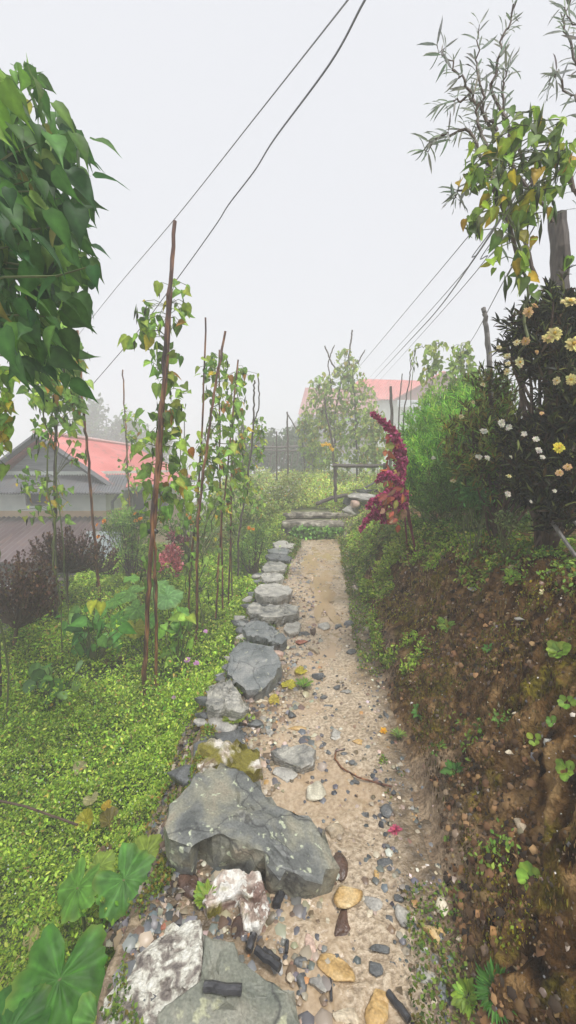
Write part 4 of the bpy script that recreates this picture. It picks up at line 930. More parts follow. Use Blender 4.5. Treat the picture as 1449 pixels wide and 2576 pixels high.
# ------------------------------------------------------------------ bean poles
pole('bean_pole', 'thickest tall bamboo pole, cut slantwise at its tip above all others', [(360, 1735), (372, 1500), (383, 1335), (402, 1080), (423, 780), (440, 556)], 3.2, .020, seed=1)
pole('bean_pole', 'bamboo pole crossing and tied to the thickest pole', [(390, 1690), (393, 1500), (388, 1335), (408, 1080), (426, 820), (437, 620)], 3.3, .014, seed=2)
q = [P(374, 1333, 3.18), P(396, 1341, 3.18)]; mb = MB(); mb.tube([P(385+13*math.cos(a), 1337+4*math.sin(a)+2*math.sin(a*.5), 3.25+.045*math.sin(a)) for a in np.linspace(0, 18.8, 40)], .006, 5)
tag(mb.build('rope_tie', BLK), 'black cord binding the two thickest crossed poles', 'cord')
pole('bean_pole', 'slender straight pole with a bare pointed top, second tallest', [(471, 1530), (480, 1400), (494, 1310), (510, 1043), (517, 799)], 4.5, .013, seed=3)
pole('bean_pole', 'leaning dark pole that crosses the slender straight one at mid height', [(493, 1590), (496, 1440), (498, 1300), (515, 1161), (538, 992), (567, 833)], 4.2, .016, seed=4)
pole('bean_pole', 'dark upright pole hidden in leaves beside the leaning dark one', [(560, 1493), (557, 1348), (553, 1178), (552, 880)], 5.0, .013, seed=5)
pole('bean_pole', 'tan leaning pole crossing behind the leaf-hidden dark one', [(542, 1526), (549, 1420), (556, 1331), (578, 1120), (599, 905)], 4.8, .013, seed=6)
pole('bean_pole', 'thin tan pole of the close parallel pair', [(574, 1496), (579, 1390), (582, 1280), (586, 1100)], 5.2, .012, seed=7)
pole('bean_pole', 'thin brown pole of the close parallel pair, standing nearer the steps', [(584, 1474), (582, 1380), (581, 1280), (582, 1130)], 5.5, .012, seed=8)
pole('forked_pole', 'bare crooked branch with a two-pronged top, nearest the stone path', [(598, 1405), (600, 1350), (606, 1314), (622, 1210), (633, 1128), (637, 1067), (638, 1000), (640, 957)], 6.2, .017, DARKWOOD, seed=9, cat='branch', extra=[[(637, 1067), (650, 1032), (653, 990), (649, 947)], [(606, 1314), (594, 1290), (588, 1255)]])
pole('bean_pole', 'thick dark mossy pole standing among the dry brown shrubs', [(141, 1592), (140, 1450), (139, 1344), (140, 1150), (139, 930)], 4.6, .020, DARKWOOD, seed=10)
pole('bean_pole', 'brown bamboo pole leaning across the red roof', [(250, 1500), (242, 1400), (234, 1320), (218, 1098), (206, 1004), (195, 831)], 5.0, .018, seed=11, lean=-.3)
pole('bean_pole', 'thin far pole in front of the red roof slope', [(330, 1420), (327, 1310), (321, 1180), (314, 1030), (309, 930)], 7.2, .016, BAMBOO, seed=12)
pole('bean_pole', 'cut-off dark stake at the outer edge of the ground cover', [(-2, 1745), (-1, 1690), (-3, 1610)], 3.0, .012, DARKWOOD, seed=13)
pole('bean_pole', 'faint grey stick behind the yellowing bean leaves', [(470, 1400), (467, 1300), (462, 1180), (464, 1060)], 6.6, .012, GREYWOOD, seed=14)

# ------------------------------------------------------------------ bean vines
vine('tallest bean vine, climbing the crossed pair of thick poles', [(395, 740, 32, 42), (455, 760, 22, 70), (385, 830, 48, 45), (340, 850, 26, 14), (415, 900, 40, 60), (370, 800, 25, 50), (430, 1000, 40, 60), (400, 1060, 50, 50), (440, 1120, 45, 50), (370, 1110, 45, 25), (410, 1200, 60, 60), (440, 1250, 40, 50), (390, 1290, 36, 50), (375, 1400, 22, 60)], 3.4, 300, .125, 34, 1, spine=[(388, 1450), (388, 1335), (404, 1080), (425, 800), (430, 700)])
vine('bean vine wrapped on the leaning dark pole and slender pole', [(560, 905, 40, 20), (555, 960, 45, 50), (520, 940, 20, 60), (565, 1040, 45, 60), (545, 1110, 50, 50), (520, 1130, 30, 45), (560, 1180, 50, 60), (510, 1200, 30, 50)], 4.5, 250, .115, 26, 2, spine=[(496, 1440), (498, 1300), (515, 1161), (538, 992), (560, 880)])
vine('hanging light green bean leaves below the dark broad-leaved tree', [(100, 930, 60, 40), (60, 880, 40, 30), (130, 980, 50, 40), (190, 900, 25, 40)], 3.6, 90, .12, 16, 12, w=(4, 5, 2, 4, .6, .4), spine=[(120, 1120), (110, 1000), (90, 900)])
vine('sparse lower bean growth around the feet of the crossing poles', [(500, 1290, 50, 30), (490, 1340, 30, 40), (520, 1390, 40, 50), (540, 1270, 40, 40), (480, 1440, 20, 50), (500, 1490, 20, 40), (545, 1440, 16, 30)], 4.4, 95, .10, 6, 3)
vine('drooping bean vine with brown patches on the tan leaning pole', [(600, 950, 30, 30), (635, 945, 18, 10), (590, 1010, 32, 45), (600, 1090, 28, 40), (585, 1150, 36, 50), (600, 1220, 36, 50), (575, 1290, 30, 40)], 5.2, 230, .11, 26, 4, w=(5, 4, 4, 2, .6, 1.2), spine=[(582, 1380), (582, 1280), (590, 1045), (598, 920)])
vine('bushy bean vine around the forked bare branch', [(650, 1080, 18, 30), (640, 1130, 28, 45), (655, 1100, 16, 60), (625, 1210, 30, 55), (640, 1260, 30, 40), (610, 1160, 25, 40)], 6.4, 240, .10, 8, 5, spine=[(606, 1314), (622, 1210), (633, 1128), (645, 1060)])
vine('dark leafy crown of beans topping the dark mossy pole', [(150, 850, 42, 40), (180, 880, 32, 45), (120, 900, 45, 40), (165, 950, 45, 55), (90, 960, 45, 40), (130, 1000, 60, 30), (180, 1030, 36, 60), (110, 1060, 30, 40), (100, 1110, 35, 40), (195, 960, 25, 70)], 4.4, 330, .125, 40, 6, spine=[(140, 1150), (139, 1000), (140, 850), (180, 850)])
vine('low bean clump with yellow leaves across the grey gable', [(90, 1200, 35, 35), (110, 1235, 55, 35), (60, 1210, 25, 30), (150, 1250, 45, 30), (190, 1130, 25, 40), (90, 1290, 50, 22), (200, 1150, 20, 30), (160, 1300, 25, 20)], 4.5, 120, .105, 10, 7, w=(4, 4, 3, 3, 1.4, .9), spine=[(140, 1400), (139, 1300), (139, 1200)])
vine('thin bean vine on the pole by the red roof slope', [(325, 1030, 18, 14), (330, 1070, 28, 35), (345, 1100, 18, 30), (320, 1160, 25, 25), (340, 1200, 25, 40), (310, 1250, 14, 20)], 7.0, 95, .12, 6, 8, spine=[(327, 1310), (321, 1180), (315, 1035)])
vine('yellow-green bean growth cut by the picture edge over the grey roof', [(5, 960, 34, 50), (15, 1020, 28, 40), (10, 1090, 20, 50), (-15, 1140, 35, 60), (20, 930, 18, 20)], 2.7, 90, .115, 6, 9, w=(3, 5, 1, 5, 2, .8), spine=[(-20, 1300), (-15, 1100), (0, 950)])
vine('slim bean vine between the tallest one and the slender pole', [(465, 1250, 25, 40), (470, 1180, 22, 50), (455, 1320, 25, 30), (450, 1040, 14, 60)], 5.6, 90, .11, 8, 10)
vine('far bean thicket in the gap beside the tan leaning pole', [(610, 1070, 14, 50), (570, 1250, 50, 60), (520, 1260, 50, 60), (480, 1230, 40, 70), (640, 1300, 30, 40)], 8.0, 260, .11, 0, 11)
# thicket of beans in the field, one plant per stick group
MID = [(.27, .38, .09), (.36, .46, .11), (.19, .28, .06), (.42, .50, .13), (.52, .44, .10), (.36, .24, .08)]
def fv(label, blobs, Y, n, sd, sp): return vine(label, blobs, Y, int(n*1.9), .155, 6, sd, MID, (5, 5, 3, 3, .8, .4), sp, 'bean thicket in the upper field', base=float(G(P(sp[0][0], 1150, Y)[0], Y)))
fv('bean plant under the forked tall branch, highest of the field thicket', [(868, 915, 30, 40), (850, 960, 40, 35), (890, 950, 30, 35), (905, 1010, 42, 55), (880, 1060, 45, 60), (905, 1120, 40, 60)], 11.6, 520, 21, [(905, 1180), (900, 1080), (880, 960), (868, 900)])
fv('bean plant with an orange-tinged shoulder in the field thicket', [(805, 980, 28, 35), (800, 1030, 40, 45), (835, 1040, 40, 60), (820, 1100, 45, 60), (850, 1150, 40, 40)], 11.8, 480, 22, [(840, 1190), (830, 1080), (805, 970)])
fv('low bean plant at the open side of the field thicket', [(768, 1070, 22, 35), (775, 1110, 25, 45), (790, 1150, 28, 40)], 12.2, 190, 23, [(790, 1190), (780, 1120), (768, 1060)])
fv('bean plant of the field thicket nearest the red amaranth', [(940, 1060, 30, 45), (950, 1110, 32, 55), (925, 1150, 35, 35)], 11.0, 300, 24, [(950, 1190), (945, 1120), (938, 1050)])
vine('slender bean column rising behind the feathery green bushes', [(1100, 870, 30, 14), (1090, 905, 26, 35), (1085, 960, 28, 50), (1080, 1030, 36, 50), (1075, 1090, 40, 40)], 7.6, 330, .13, 6, 25, MID, (5, 5, 3, 3, .4, .2), [(1085, 1110), (1088, 960), (1098, 865)], 'bean columns behind the bushes', base=.9)
vine('rounded bean column beside the split-topped post', [(1165, 880, 30, 22), (1160, 920, 38, 45), (1150, 970, 42, 50), (1150, 1030, 40, 40), (1180, 950, 20, 50)], 6.6, 380, .12, 6, 26, MID, (5, 4, 4, 2, .3, .2), [(1150, 1080), (1155, 960), (1162, 870)], 'bean columns behind the bushes', base=.95)
vine('trailing bean shoot hanging from the wires above the red roof', [(1040, 880, 10, 12), (1045, 905, 10, 14), (1062, 870, 14, 6)], 7.5, 14, .10, 8, 27, MID, (5, 4, 4, 2, .3, .2), [(1040, 925), (1042, 880), (1075, 868)], 'bean columns behind the bushes', base=None)
for pts, Y, rad, lab, ex in (
    ([(900, 1180), (895, 1060), (892, 990), (880, 925), (877, 900), (883, 860), (886, 830)], 11.6, .03, 'tall crooked branch with a side fork above the field thicket', [[(880, 930), (905, 905), (918, 880)]]),
    ([(850, 1180), (840, 1060), (860, 950), (835, 915), (817, 870)], 11.8, .028, 'crossing pair of crooked twigs in the field thicket', [[(836, 990), (825, 920), (832, 890), (842, 868)]]),
    ([(846, 1250), (842, 1190), (836, 1110), (822, 1050), (816, 1000)], 8.8, .024, 'leaning dark stick by the yellow flowers', None),
    ([(770, 1180), (762, 1120), (746, 1080), (722, 1040)], 12.5, .024, 'leaning stick sloping out of the thicket', None),
    ([(983, 1105), (986, 1040), (983, 972)], 7.8, .035, 'blunt dark post behind the amaranth spike', None),
    ([(1012, 1100), (1018, 1020), (1030, 960), (1035, 905)], 8.0, .014, 'bare thin stick rising in front of the red house', None),
    ([(1000, 1090), (1006, 1000), (1012, 940)], 8.2, .014, 'shorter bare stick in front of the red house', None),
    ([(1250, 1060), (1232, 925), (1223, 820), (1216, 776)], 3.3, .024, 'grey split-topped post above the yellow-flowered bush', None),
    ([(725, 1180), (724, 1100), (722, 1036)], 11.5, .03, 'tall far stake standing through the stick fence', None),
    ([(696, 1180), (696, 1085)], 11.8, .025, 'shorter far stake beside the tall one', None)):
    pole('garden_stake', lab, pts, Y, rad, DARKWOOD if 'grey' not in lab else GREYWOOD, 0, 'stakes and sticks in the upper field', 'stake', .7, 3, extra=ex)
# fence rails
def rail(label, pts, Y, rad, m=DARKWOOD, cat='rail'):
    mb = MB(); mb.tube(wobble([P(x, y, Y) for x, y in pts], 6, rad*.12, 3), rad, 8); return mb
F1 = thing('rail_fence', 'single dark wooden rail on posts at the top of the steps', 'fence', P(842, 1250, 8.7))
rail('', [(836, 1171), (900, 1172), (977, 1173)], 7.95, .036).build('rail', DARKWOOD, F1)
for x in (843, 968): rail('', [(x+1, 1262), (x, 1210), (x, 1165)], 7.98, .034).build('post', DARKWOOD, F1)
F2 = thing('stick_fence', 'far stick fence with level rails fading into the fog', 'fence', P(690, 1150, 16.5))
for k, (y0, y1) in enumerate(((1124, 1122), (1132, 1134))): rail('', [(640, y0), (700, y0+1), (765, y1)], 16.5, .045).build('rail', DARKWOOD, F2)
for x in (648, 662, 684, 706, 718, 738, 752): rail('', [(x-6, 1172), (x+4, 1112)], 16.55, .03).build('picket', DARKWOOD, F2)
tag(rail('', [(795, 1268), (835, 1252), (874, 1246)], 8.0, .04).build('fallen_pole', DARKWOOD), 'thick dark pole fallen over the stone pile', 'pole')
tag(rail('', [(868, 1250), (912, 1230), (958, 1205)], 8.3, .02).build('fallen_pole', GREYWOOD), 'thin grey pole resting slantwise behind the stone pile', 'pole')
tag(rail('', [(905, 1240), (935, 1236), (965, 1232)], 8.6, .03).build('fallen_pole', DARKWOOD), 'short dark pole lying level behind the stone pile', 'pole')

# ------------------------------------------------------------------ near foliage overhead
DK = [(.04, .11, .035), (.06, .15, .035), (.09, .20, .04), (.16, .28, .06), (.26, .26, .06)]
T1 = thing('broadleaf_tree', 'dark broad-leaved tree with drooping pointed leaves hanging over the garden', 'tree', (-2.5, 1.9, -.6))
r = np.random.default_rng(31)
bl = [(40, 215, 60, 40), (60, 280, 75, 60), (30, 400, 110, 90), (120, 400, 90, 90), (60, 540, 140, 110), (150, 560, 60, 70), (60, 680, 150, 90), (170, 650, 60, 60), (90, 760, 110, 60), (20, 820, 60, 60), (190, 720, 30, 40), (90, 890, 60, 60), (40, 860, 50, 40), (130, 840, 40, 40), (-60, 500, 120, 250), (150, 360, 60, 30)]
ex = [(60, 840), (35, 900), (85, 930), (110, 960), (150, 930), (20, 870), (70, 985), (130, 905), (175, 985), (45, 950), (235, 375), (240, 470), (225, 530), (225, 640), (235, 690), (200, 440), (45, 178), (75, 205), (180, 900), (130, 930), (160, 960), (205, 600), (190, 500)]
b = np.array(bl, float); n = 760; k = r.choice(len(b), n, p=b[:, 2]*b[:, 3]/(b[:, 2]*b[:, 3]).sum()); a = r.random(n)*6.283; rr = r.random(n)**.5*r.uniform(.75, 1.22, n)
px = np.r_[b[k, 0]+b[k, 2]*rr*np.cos(a), [e[0] for e in ex]]; py = np.r_[b[k, 1]+b[k, 3]*rr*np.sin(a)-20, [e[1]-22 for e in ex]]; n += len(ex)
dep = 1.9+r.normal(0, .25, n); pos = np.array([P(*q) for q in zip(px, py, dep)])
D = np.stack([.55+.5*r.normal(0, 1, n), r.normal(0, .5, n), -.9+.4*r.normal(0, 1, n)], 1); N = rdir(n, .6, r)*1.3+np.array([.3, -.7, .5])
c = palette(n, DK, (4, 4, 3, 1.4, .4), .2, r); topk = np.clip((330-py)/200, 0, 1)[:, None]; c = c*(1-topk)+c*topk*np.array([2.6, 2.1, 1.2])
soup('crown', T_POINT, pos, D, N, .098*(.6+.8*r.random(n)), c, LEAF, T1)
mb = MB(); trk = [(-2.5, 1.9, -.7), (-2.42, 1.9, .6), (-2.3, 1.9, 1.6), (-2.0, 1.9, 2.3)]; mb.tube(wobble(trk, 6, .02, 1), [.09-.0025*i for i in range(19)], 9)
mb.build('trunk', DARKWOOD, T1)
mb = MB()
for i in range(0, n, 9):
    p = pos[i]; s = np.array([-2.05, 1.95, min(2.3, p[2]-.1)]); mb.tube(wobble([s, (s+p)/2+[0, 0, .12], p], 4, .012, i), [.007]*4+[.004]*4+[.002], 4)
mb.build('limbs', STEM, T1)

# willow-leaved tree, upper right
T2 = thing('narrow_leaved_tree', 'tree with long narrow grey-green leaves reaching into the sky over the bank', 'tree', (2.7, 2.3, 1.1))
r = np.random.default_rng(33); GL = [(.24, .27, .23), (.17, .21, .15), (.32, .34, .30)]
branches = [[(1300, 640), (1210, 340), (1190, 240), (1140, 170), (1098, 112)], [(1330, 480), (1215, 285), (1199, 170), (1206, 62)], [(1390, 560), (1236, 230), (1262, 120), (1300, 0), (1330, -90)], [(1250, 480), (1180, 330), (1110, 340), (1066, 378)], [(1250, 330), (1180, 240), (1105, 265)], [(1290, 400), (1262, 230), (1285, 150)], [(1449, 480), (1400, 330), (1345, 430), (1300, 560)], [(1560, 400), (1470, 200), (1420, 60), (1449, -60)], [(1530, 520), (1470, 300), (1400, 180), (1380, 210)], [(1560, 300), (1480, 110), (1410, 20)], [(1350, 700), (1255, 420), (1150, 480), (1140, 500)], [(1500, 600), (1420, 420), (1330, 500), (1260, 620)]]
mb = MB(); LP = []; LD = []
for bi, br in enumerate(branches):
    q = wobble([P(x, y, 2.3+.1*(bi % 3)) for x, y in br], 9, .008, bi); k = len(q); mb.tube(q, [.011-.009*i/(k-1) for i in range(k)], 5)
    q = np.array(q)
    for i in range(2, k, 1):
        t = q[i]-q[i-1]; t = t/np.linalg.norm(t)
        for s in (-1, 1):
            sd = np.cross(t, [0, 1, 0])*s; LP.append(q[i]); LD.append(t*.85+sd*.6+r.normal(0, .15, 3)+np.array([0, 0, -.1]))
tr = [(2.7, 2.3, .9), (2.55, 2.35, 1.9), (2.3, 2.35, 2.5)]; 
mb2 = MB(); mb2.tube(wobble(tr, 6, .015, 2), .05, 8); mb2.build('trunk', DARKWOOD, T2); mb.build('limbs', DRYSTEM, T2)
n = len(LP); soup('crown', T_FINE, LP, LD, rdir(n, 0, r)+np.array([0, -1, .3]), .085*(.7+.6*r.random(n)), palette(n, GL, None, .2, r), LEAF, T2)
HV = [(.22, .36, .05), (.32, .46, .05), (.12, .20, .04), (.42, .42, .04), (.52, .36, .03), (.12, .14, .06)]
vine('near bean vine with golden leaves tangled through the narrow-leaved tree', [(1230, 360, 50, 40), (1260, 290, 30, 30), (1180, 420, 36, 30), (1200, 460, 45, 50), (1260, 430, 50, 60), (1330, 330, 50, 40), (1340, 300, 30, 30), (1300, 480, 60, 60), (1380, 430, 60, 60), (1420, 350, 40, 60), (1230, 550, 50, 40), (1190, 560, 20, 30), (1300, 600, 60, 40), (1340, 520, 50, 40), (1400, 440, 40, 40), (1245, 655, 20, 22), (1300, 680, 36, 30), (1330, 740, 26, 30), (1440, 650, 10, 30)], 2.15, 250, .09, 26, 41, HV, (5, 4, 4, 2, .8, 1), [(1330, 860), (1330, 740), (1300, 600), (1260, 430), (1240, 320)], None, .9, leafdown=-1.1, base=1.0, rooty=.75)
pole('post', 'broad dark wooden post with a flat top, behind the yellow flowers', [(1420, 960), (1410, 735), (1401, 540)], 2.75, .058, DARKWOOD, 0, None, 'post', .95, 5)

# ------------------------------------------------------------------ bushes
def bush(name, label, cat, blobs, Y, n, T, size, cols, w, seed, base, group=None, dk=.8, up=.6, stems=10, stemr=.0045, m=LEAFM, stemm=STEM, shell=.5, side=None, sprig=0):
    r = np.random.default_rng(seed+900); bl = np.array(blobs, float); k = r.choice(len(bl), n, p=bl[:, 2]*bl[:, 3]/(bl[:, 2]*bl[:, 3]).sum())
    d = rdir(n, 0, r)*(r.random(n)[:, None]**shell)*np.where(r.random((n, 1)) < .22, r.uniform(1, 1.5, (n, 1)), 1); Yb = bl[k, 4] if bl.shape[1] > 4 else np.full(n, Y)
    C = np.array([P(bl[i, 0], bl[i, 1], Yb[j]) for j, i in enumerate(k)]); z = C[:, 1]*CP-(C[:, 2]-CAMZ)*SP
    pos = C+np.stack([d[:, 0]*bl[k, 2]/1000*z, d[:, 1]*bl[k, 2]/1000*z*dk, d[:, 2]*bl[k, 3]/1000*z], 1)
    pos[:, 2] = np.maximum(pos[:, 2], G(pos[:, 0], pos[:, 1])+.02)
    if sprig:                         # leaves ranked along little upright plumes
        K = max(1, n//22); ci = r.integers(0, K, n); cen = pos[:K]; out = cen-C[:K]; out /= np.linalg.norm(out, axis=1, keepdims=True)+1e-6; ax = out*.7+np.array([0, 0, .9])+r.normal(0, .3, (K, 3)); ax /= np.linalg.norm(ax, axis=1, keepdims=True)
        t = r.random(n); pos = cen[ci]+ax[ci]*(t*sprig)[:, None]; C = pos-ax[ci]*.12-rdir(n, 0, r)*.10
    b0 = P(base[0], base[1], Y); gz = float(G(b0[0], b0[1])); root = thing(name, label, cat, (b0[0], b0[1], gz), group)
    mb = MB(); g = np.array([b0[0], b0[1], gz])
    for i in range(stems):
        t = pos[r.integers(n)]; mb.tube(wobble([g+r.normal(0, .03, 3)*[1, 1, 0], (g+t)/2+r.normal(0, .04, 3), t], 4, .008, i), [stemr]*4+[stemr*.8]*4+[stemr*.3], 5)
    mb.build('stems', stemm, root)
    D = (pos-(C+np.array([0, 0, -.1])))+rdir(n, up, r)*.25; N = rdir(n, 1.2, r)+np.array([0, -.3, 0])
    soup('foliage', T, pos, D, N, size*(.6+.7*r.random(n)), palette(n, cols, w, .22, r)*np.clip(.95+.9*fbm(pos[:, 0]*4+pos[:, 1], pos[:, 2]*4, seed, 2), .5, 1.6)[:, None], m, root)
    return root
def flower(parent, p, rad, petal, centre, seed, npet=16, face=(-.2, -1, .35), lab=None, name='flower'):
    r = np.random.default_rng(seed+77); f = np.array(face)+r.normal(0, .3, 3); f /= np.linalg.norm(f); u = np.cross(f, [0, 0, 1]); u /= np.linalg.norm(u); v = np.cross(f, u)
    P_ = []; D_ = []; N_ = []; S_ = []
    for ly, (k, tilt, s) in enumerate(((npet, .15, 1), (npet*2//3, .7, .75), (npet//2, 1.5, .45))):
        for i in range(k):
            a = 6.283*i/k+ly; P_.append(p); D_.append(u*math.cos(a)+v*math.sin(a)+f*tilt+r.normal(0, .12, 3)); N_.append(f); S_.append(rad*s*r.uniform(.8, 1.1))
    o = soup(name, T_OVAL, P_, D_, N_, np.array(S_), palette(len(P_), [petal], None, .08, r), PETAL, parent)
    if lab: o['label'] = lab
    if centre is not None:
        V, F = ico(1); c = mesh('centre', V*rad*.22+p+f*rad*.28, F, centre); c.parent = o
    return o
B2 = bush('flowering_bush', 'olive-brown bush with small white flowers between the feathery bush and the dark one', 'bush', [(1250, 1070, 75, 45, 2.9), (1210, 1150, 80, 80, 2.8), (1280, 1170, 80, 75, 2.7), (1235, 1000, 34, 40, 2.9)], 2.8, 8000, T_LANCE, .06, [(.18, .19, .045), (.10, .08, .03), (.26, .20, .05), (.16, .30, .05), (.05, .05, .02), (.3, .38, .08)], (4, 3, 2, 4, 2, 1.5), 59, (1260, 1340), None, .7, .2, 24, .009, LEAFM, DRYSTEM, .45, sprig=.13)
YC = plain('flower_centre', [(.3, (.50, .30, .02)), (.7, (.62, .42, .05))], 60, .8, .3)
# dark flowering bush, right
DB = [(.014, .018, .010), (.035, .042, .018), (.07, .09, .028), (.06, .038, .02), (.16, .18, .05)]
B1 = bush('flowering_bush', 'big dark bush of cream and yellow double flowers on top of the bank', 'bush',
    [(1405, 825, 95, 75, 2.3), (1335, 875, 55, 50, 2.4), (1425, 930, 65, 75, 2.2), (1290, 905, 36, 38, 2.6), (1375, 930, 40, 35, 2.3), (1440, 1060, 45, 100, 2.1), (1350, 1110, 80, 45, 2.4), (1380, 1190, 100, 100, 2.2), (1440, 1250, 70, 110, 2.0)],
    2.3, 15000, T_LANCE, .06, DB, (5, 4, 3, 3, 1), 51, (1370, 1380), None, .7, .2, 34, .011, LEAFM, DRYSTEM, .45, sprig=.09)
FL = [(1432, 762, 27, 'y'), (1395, 840, 24, 'y'), (1378, 852, 20, 'y'), (1440, 866, 26, 'y'), (1328, 786, 18, 'o'), (1345, 770, 16, 'o'), (1300, 862, 15, 'c'), (1322, 858, 17, 'o'), (1306, 912, 18, 'c'), (1276, 896, 14, 'c'), (1255, 874, 11, 'c'), (1275, 935, 14, 'c'), (1278, 915, 12, 'c'), (1350, 886, 11, 'o'), (1400, 958, 16, 'c'), (1437, 955, 18, 'y'), (1215, 968, 12, 'c'), (1262, 1065, 17, 'w'), (1217, 1085, 16, 'w'), (1280, 1075, 14, 'w'), (1318, 1092, 12, 'w'), (1348, 1105, 14, 'w'), (1405, 1127, 19, 'Y'), (1428, 1175, 17, 'o'), (1407, 1190, 16, 'o'), (1280, 1198, 13, 'c'), (1226, 1152, 13, 'w'), (1206, 1150, 12, 'w'), (1140, 1210, 13, 'c'), (1090, 1152, 10, 'w'), (1277, 1243, 15, 'w'), (1285, 1150, 10, 'w'), (1355, 1133, 15, 'w'), (1365, 1150, 12, 'w'), (1395, 1235, 9, 'w'), (1200, 1148, 8, 'w'), (1335, 1262, 8, 'w'), (1160, 1048, 11, 'c'), (1190, 1012, 9, 'c'), (1362, 1040, 10, 'o')]
PC = {'y': (.66, .58, .26), 'o': (.58, .40, .22), 'c': (.62, .56, .34), 'w': (.62, .60, .52), 'Y': (.66, .58, .08)}
PL = {'y': 'open pale yellow flower', 'o': 'fading peach-brown flower', 'c': 'cream flower', 'w': 'white half-closed flower', 'Y': 'bright lemon-yellow flower'}
for i, (x, y, s, c) in enumerate(FL):
    Yf = np.interp(x, [1080, 1200, 1300, 1449], [2.9, 2.45, 2.0, 1.72]); p = P(x, y, Yf); z = depth(p)
    flower(B1 if x > 1290 else B2, p, s/1000*z*(.8 if s > 17 else .64), PC[c], YC if c in 'yYoc' else None, i, 18 if s > 15 else 12, lab=PL[c])
for i, (x, y, s, lab) in enumerate(((1370, 1502, 14, 'fallen cream flower lying near the yellow moss at the bank top'), (1290, 1438, 13, 'fallen white flower lying on a leafy weed at the bank crest'))):
    p = hit(x, y)+[0, 0, .02]; z = depth(p); tag(flower(None, p, s/1000*z, PC['c'], None, 60+i, 10, (0, -.3, 1), None, 'fallen_flower'), lab, 'flower')
p = hit(994, 2092)+[0, 0, .008]; tag(flower(None, p, .03, (.50, .10, .17), None, 70, 12, (0, -.2, 1), None, 'fallen_flower'), 'crushed pink flower head lying in the wet mud', 'flower')
p = hit(965, 1843)+[0, 0, .01]; tag(flower(None, p, .024, (.62, .32, .03), None, 71, 10, (0, -.3, 1), None, 'fallen_flower'), 'fallen orange flower at the foot of the bank', 'flower')

# feathery green bushes in front of it
FG = [(.18, .40, .045), (.26, .50, .06), (.13, .29, .04), (.38, .52, .08), (.08, .18, .03)]
bush('feathery_bush', 'bright green feathery bush, tallest and farthest along the bank', 'bush', [(1195, 1015, 45, 34, 5.2), (1145, 1055, 50, 42, 5.0), (1110, 1080, 60, 50, 5.0), (1060, 1120, 50, 45, 5.2), (1190, 1070, 60, 55, 4.6), (1215, 1040, 40, 45, 4.4), (1160, 1110, 50, 40, 4.2)], 5.0, 16000, T_FINE, .085, FG, (5, 5, 3, 3, 1), 52, (1130, 1260), 'feathery bushes on the bank', .7, .5, 20, sprig=.24)
bush('feathery_bush', 'mid-height feathery bush behind the red amaranth', 'bush', [(1050, 1180, 50, 55, 4.6), (1100, 1190, 60, 60, 4.3), (1040, 1240, 50, 50, 4.5), (1090, 1270, 60, 45, 4.2)], 4.4, 13000, T_FINE, .07, FG, (4, 4, 4, 2, 2), 53, (1080, 1320), 'feathery bushes on the bank', .7, .5, 20, sprig=.24)
bush('feathery_bush', 'deep green fern-like bush under the white flowers', 'bush', [(1160, 1220, 70, 60, 3.6), (1220, 1240, 70, 55, 3.2), (1150, 1290, 70, 40, 3.5), (1250, 1290, 70, 40, 3.0), (1190, 1160, 50, 40, 3.6)], 3.3, 16000, T_FINE, .055, [(.06, .13, .025), (.09, .20, .035), (.14, .26, .04), (.04, .08, .02), (.10, .09, .03)], (4, 4, 2, 4, 1.5), 54, (1190, 1340), 'feathery bushes on the bank', .7, .4, 20, sprig=.18)
bush('leafy_weed', 'yellow-green leafy weed spilling over the bank crest', 'weed', [(1020, 1350, 32, 34, 4.3), (1000, 1400, 24, 30, 4.1), (960, 1440, 26, 26, 4.1), (1040, 1385, 30, 22, 4.0), (930, 1480, 18, 20, 4.2)], 4.2, 1500, T_OVAL, .035, [(.36, .48, .06), (.25, .38, .05), (.44, .54, .10)], None, 55, (1010, 1400), None, .7, .3, 8)
bush('leafy_weed', 'small pale bushy weed in the dark shade beneath the flowering bush', 'weed', [(1265, 1305, 26, 26, 2.4), (1285, 1320, 20, 18, 2.3)], 2.4, 260, T_OVAL, .02, [(.22, .28, .12), (.14, .18, .07)], None, 56, (1270, 1350), None, .7, .6, 6)
bush('fern', 'arching fern between the weeds and the dark bush', 'fern', [(1205, 1250, 40, 32, 2.75), (1180, 1240, 30, 25, 2.8)], 2.75, 500, T_LANCE, .05, [(.08, .22, .06), (.12, .28, .07)], None, 57, (1195, 1320), None, .5, .2, 8)
mb = MB()
for a, b in (((1330, 1230), (1449, 1400)), ((1360, 1210), (1470, 1340))): mb.tube([P(*a, 2.2), P(*b, 1.9)], .010, 6)
o = mb.build('bare_branch', GREYWOOD); tag(o, 'pair of bare brown canes leaning under the dark bush', 'branch')

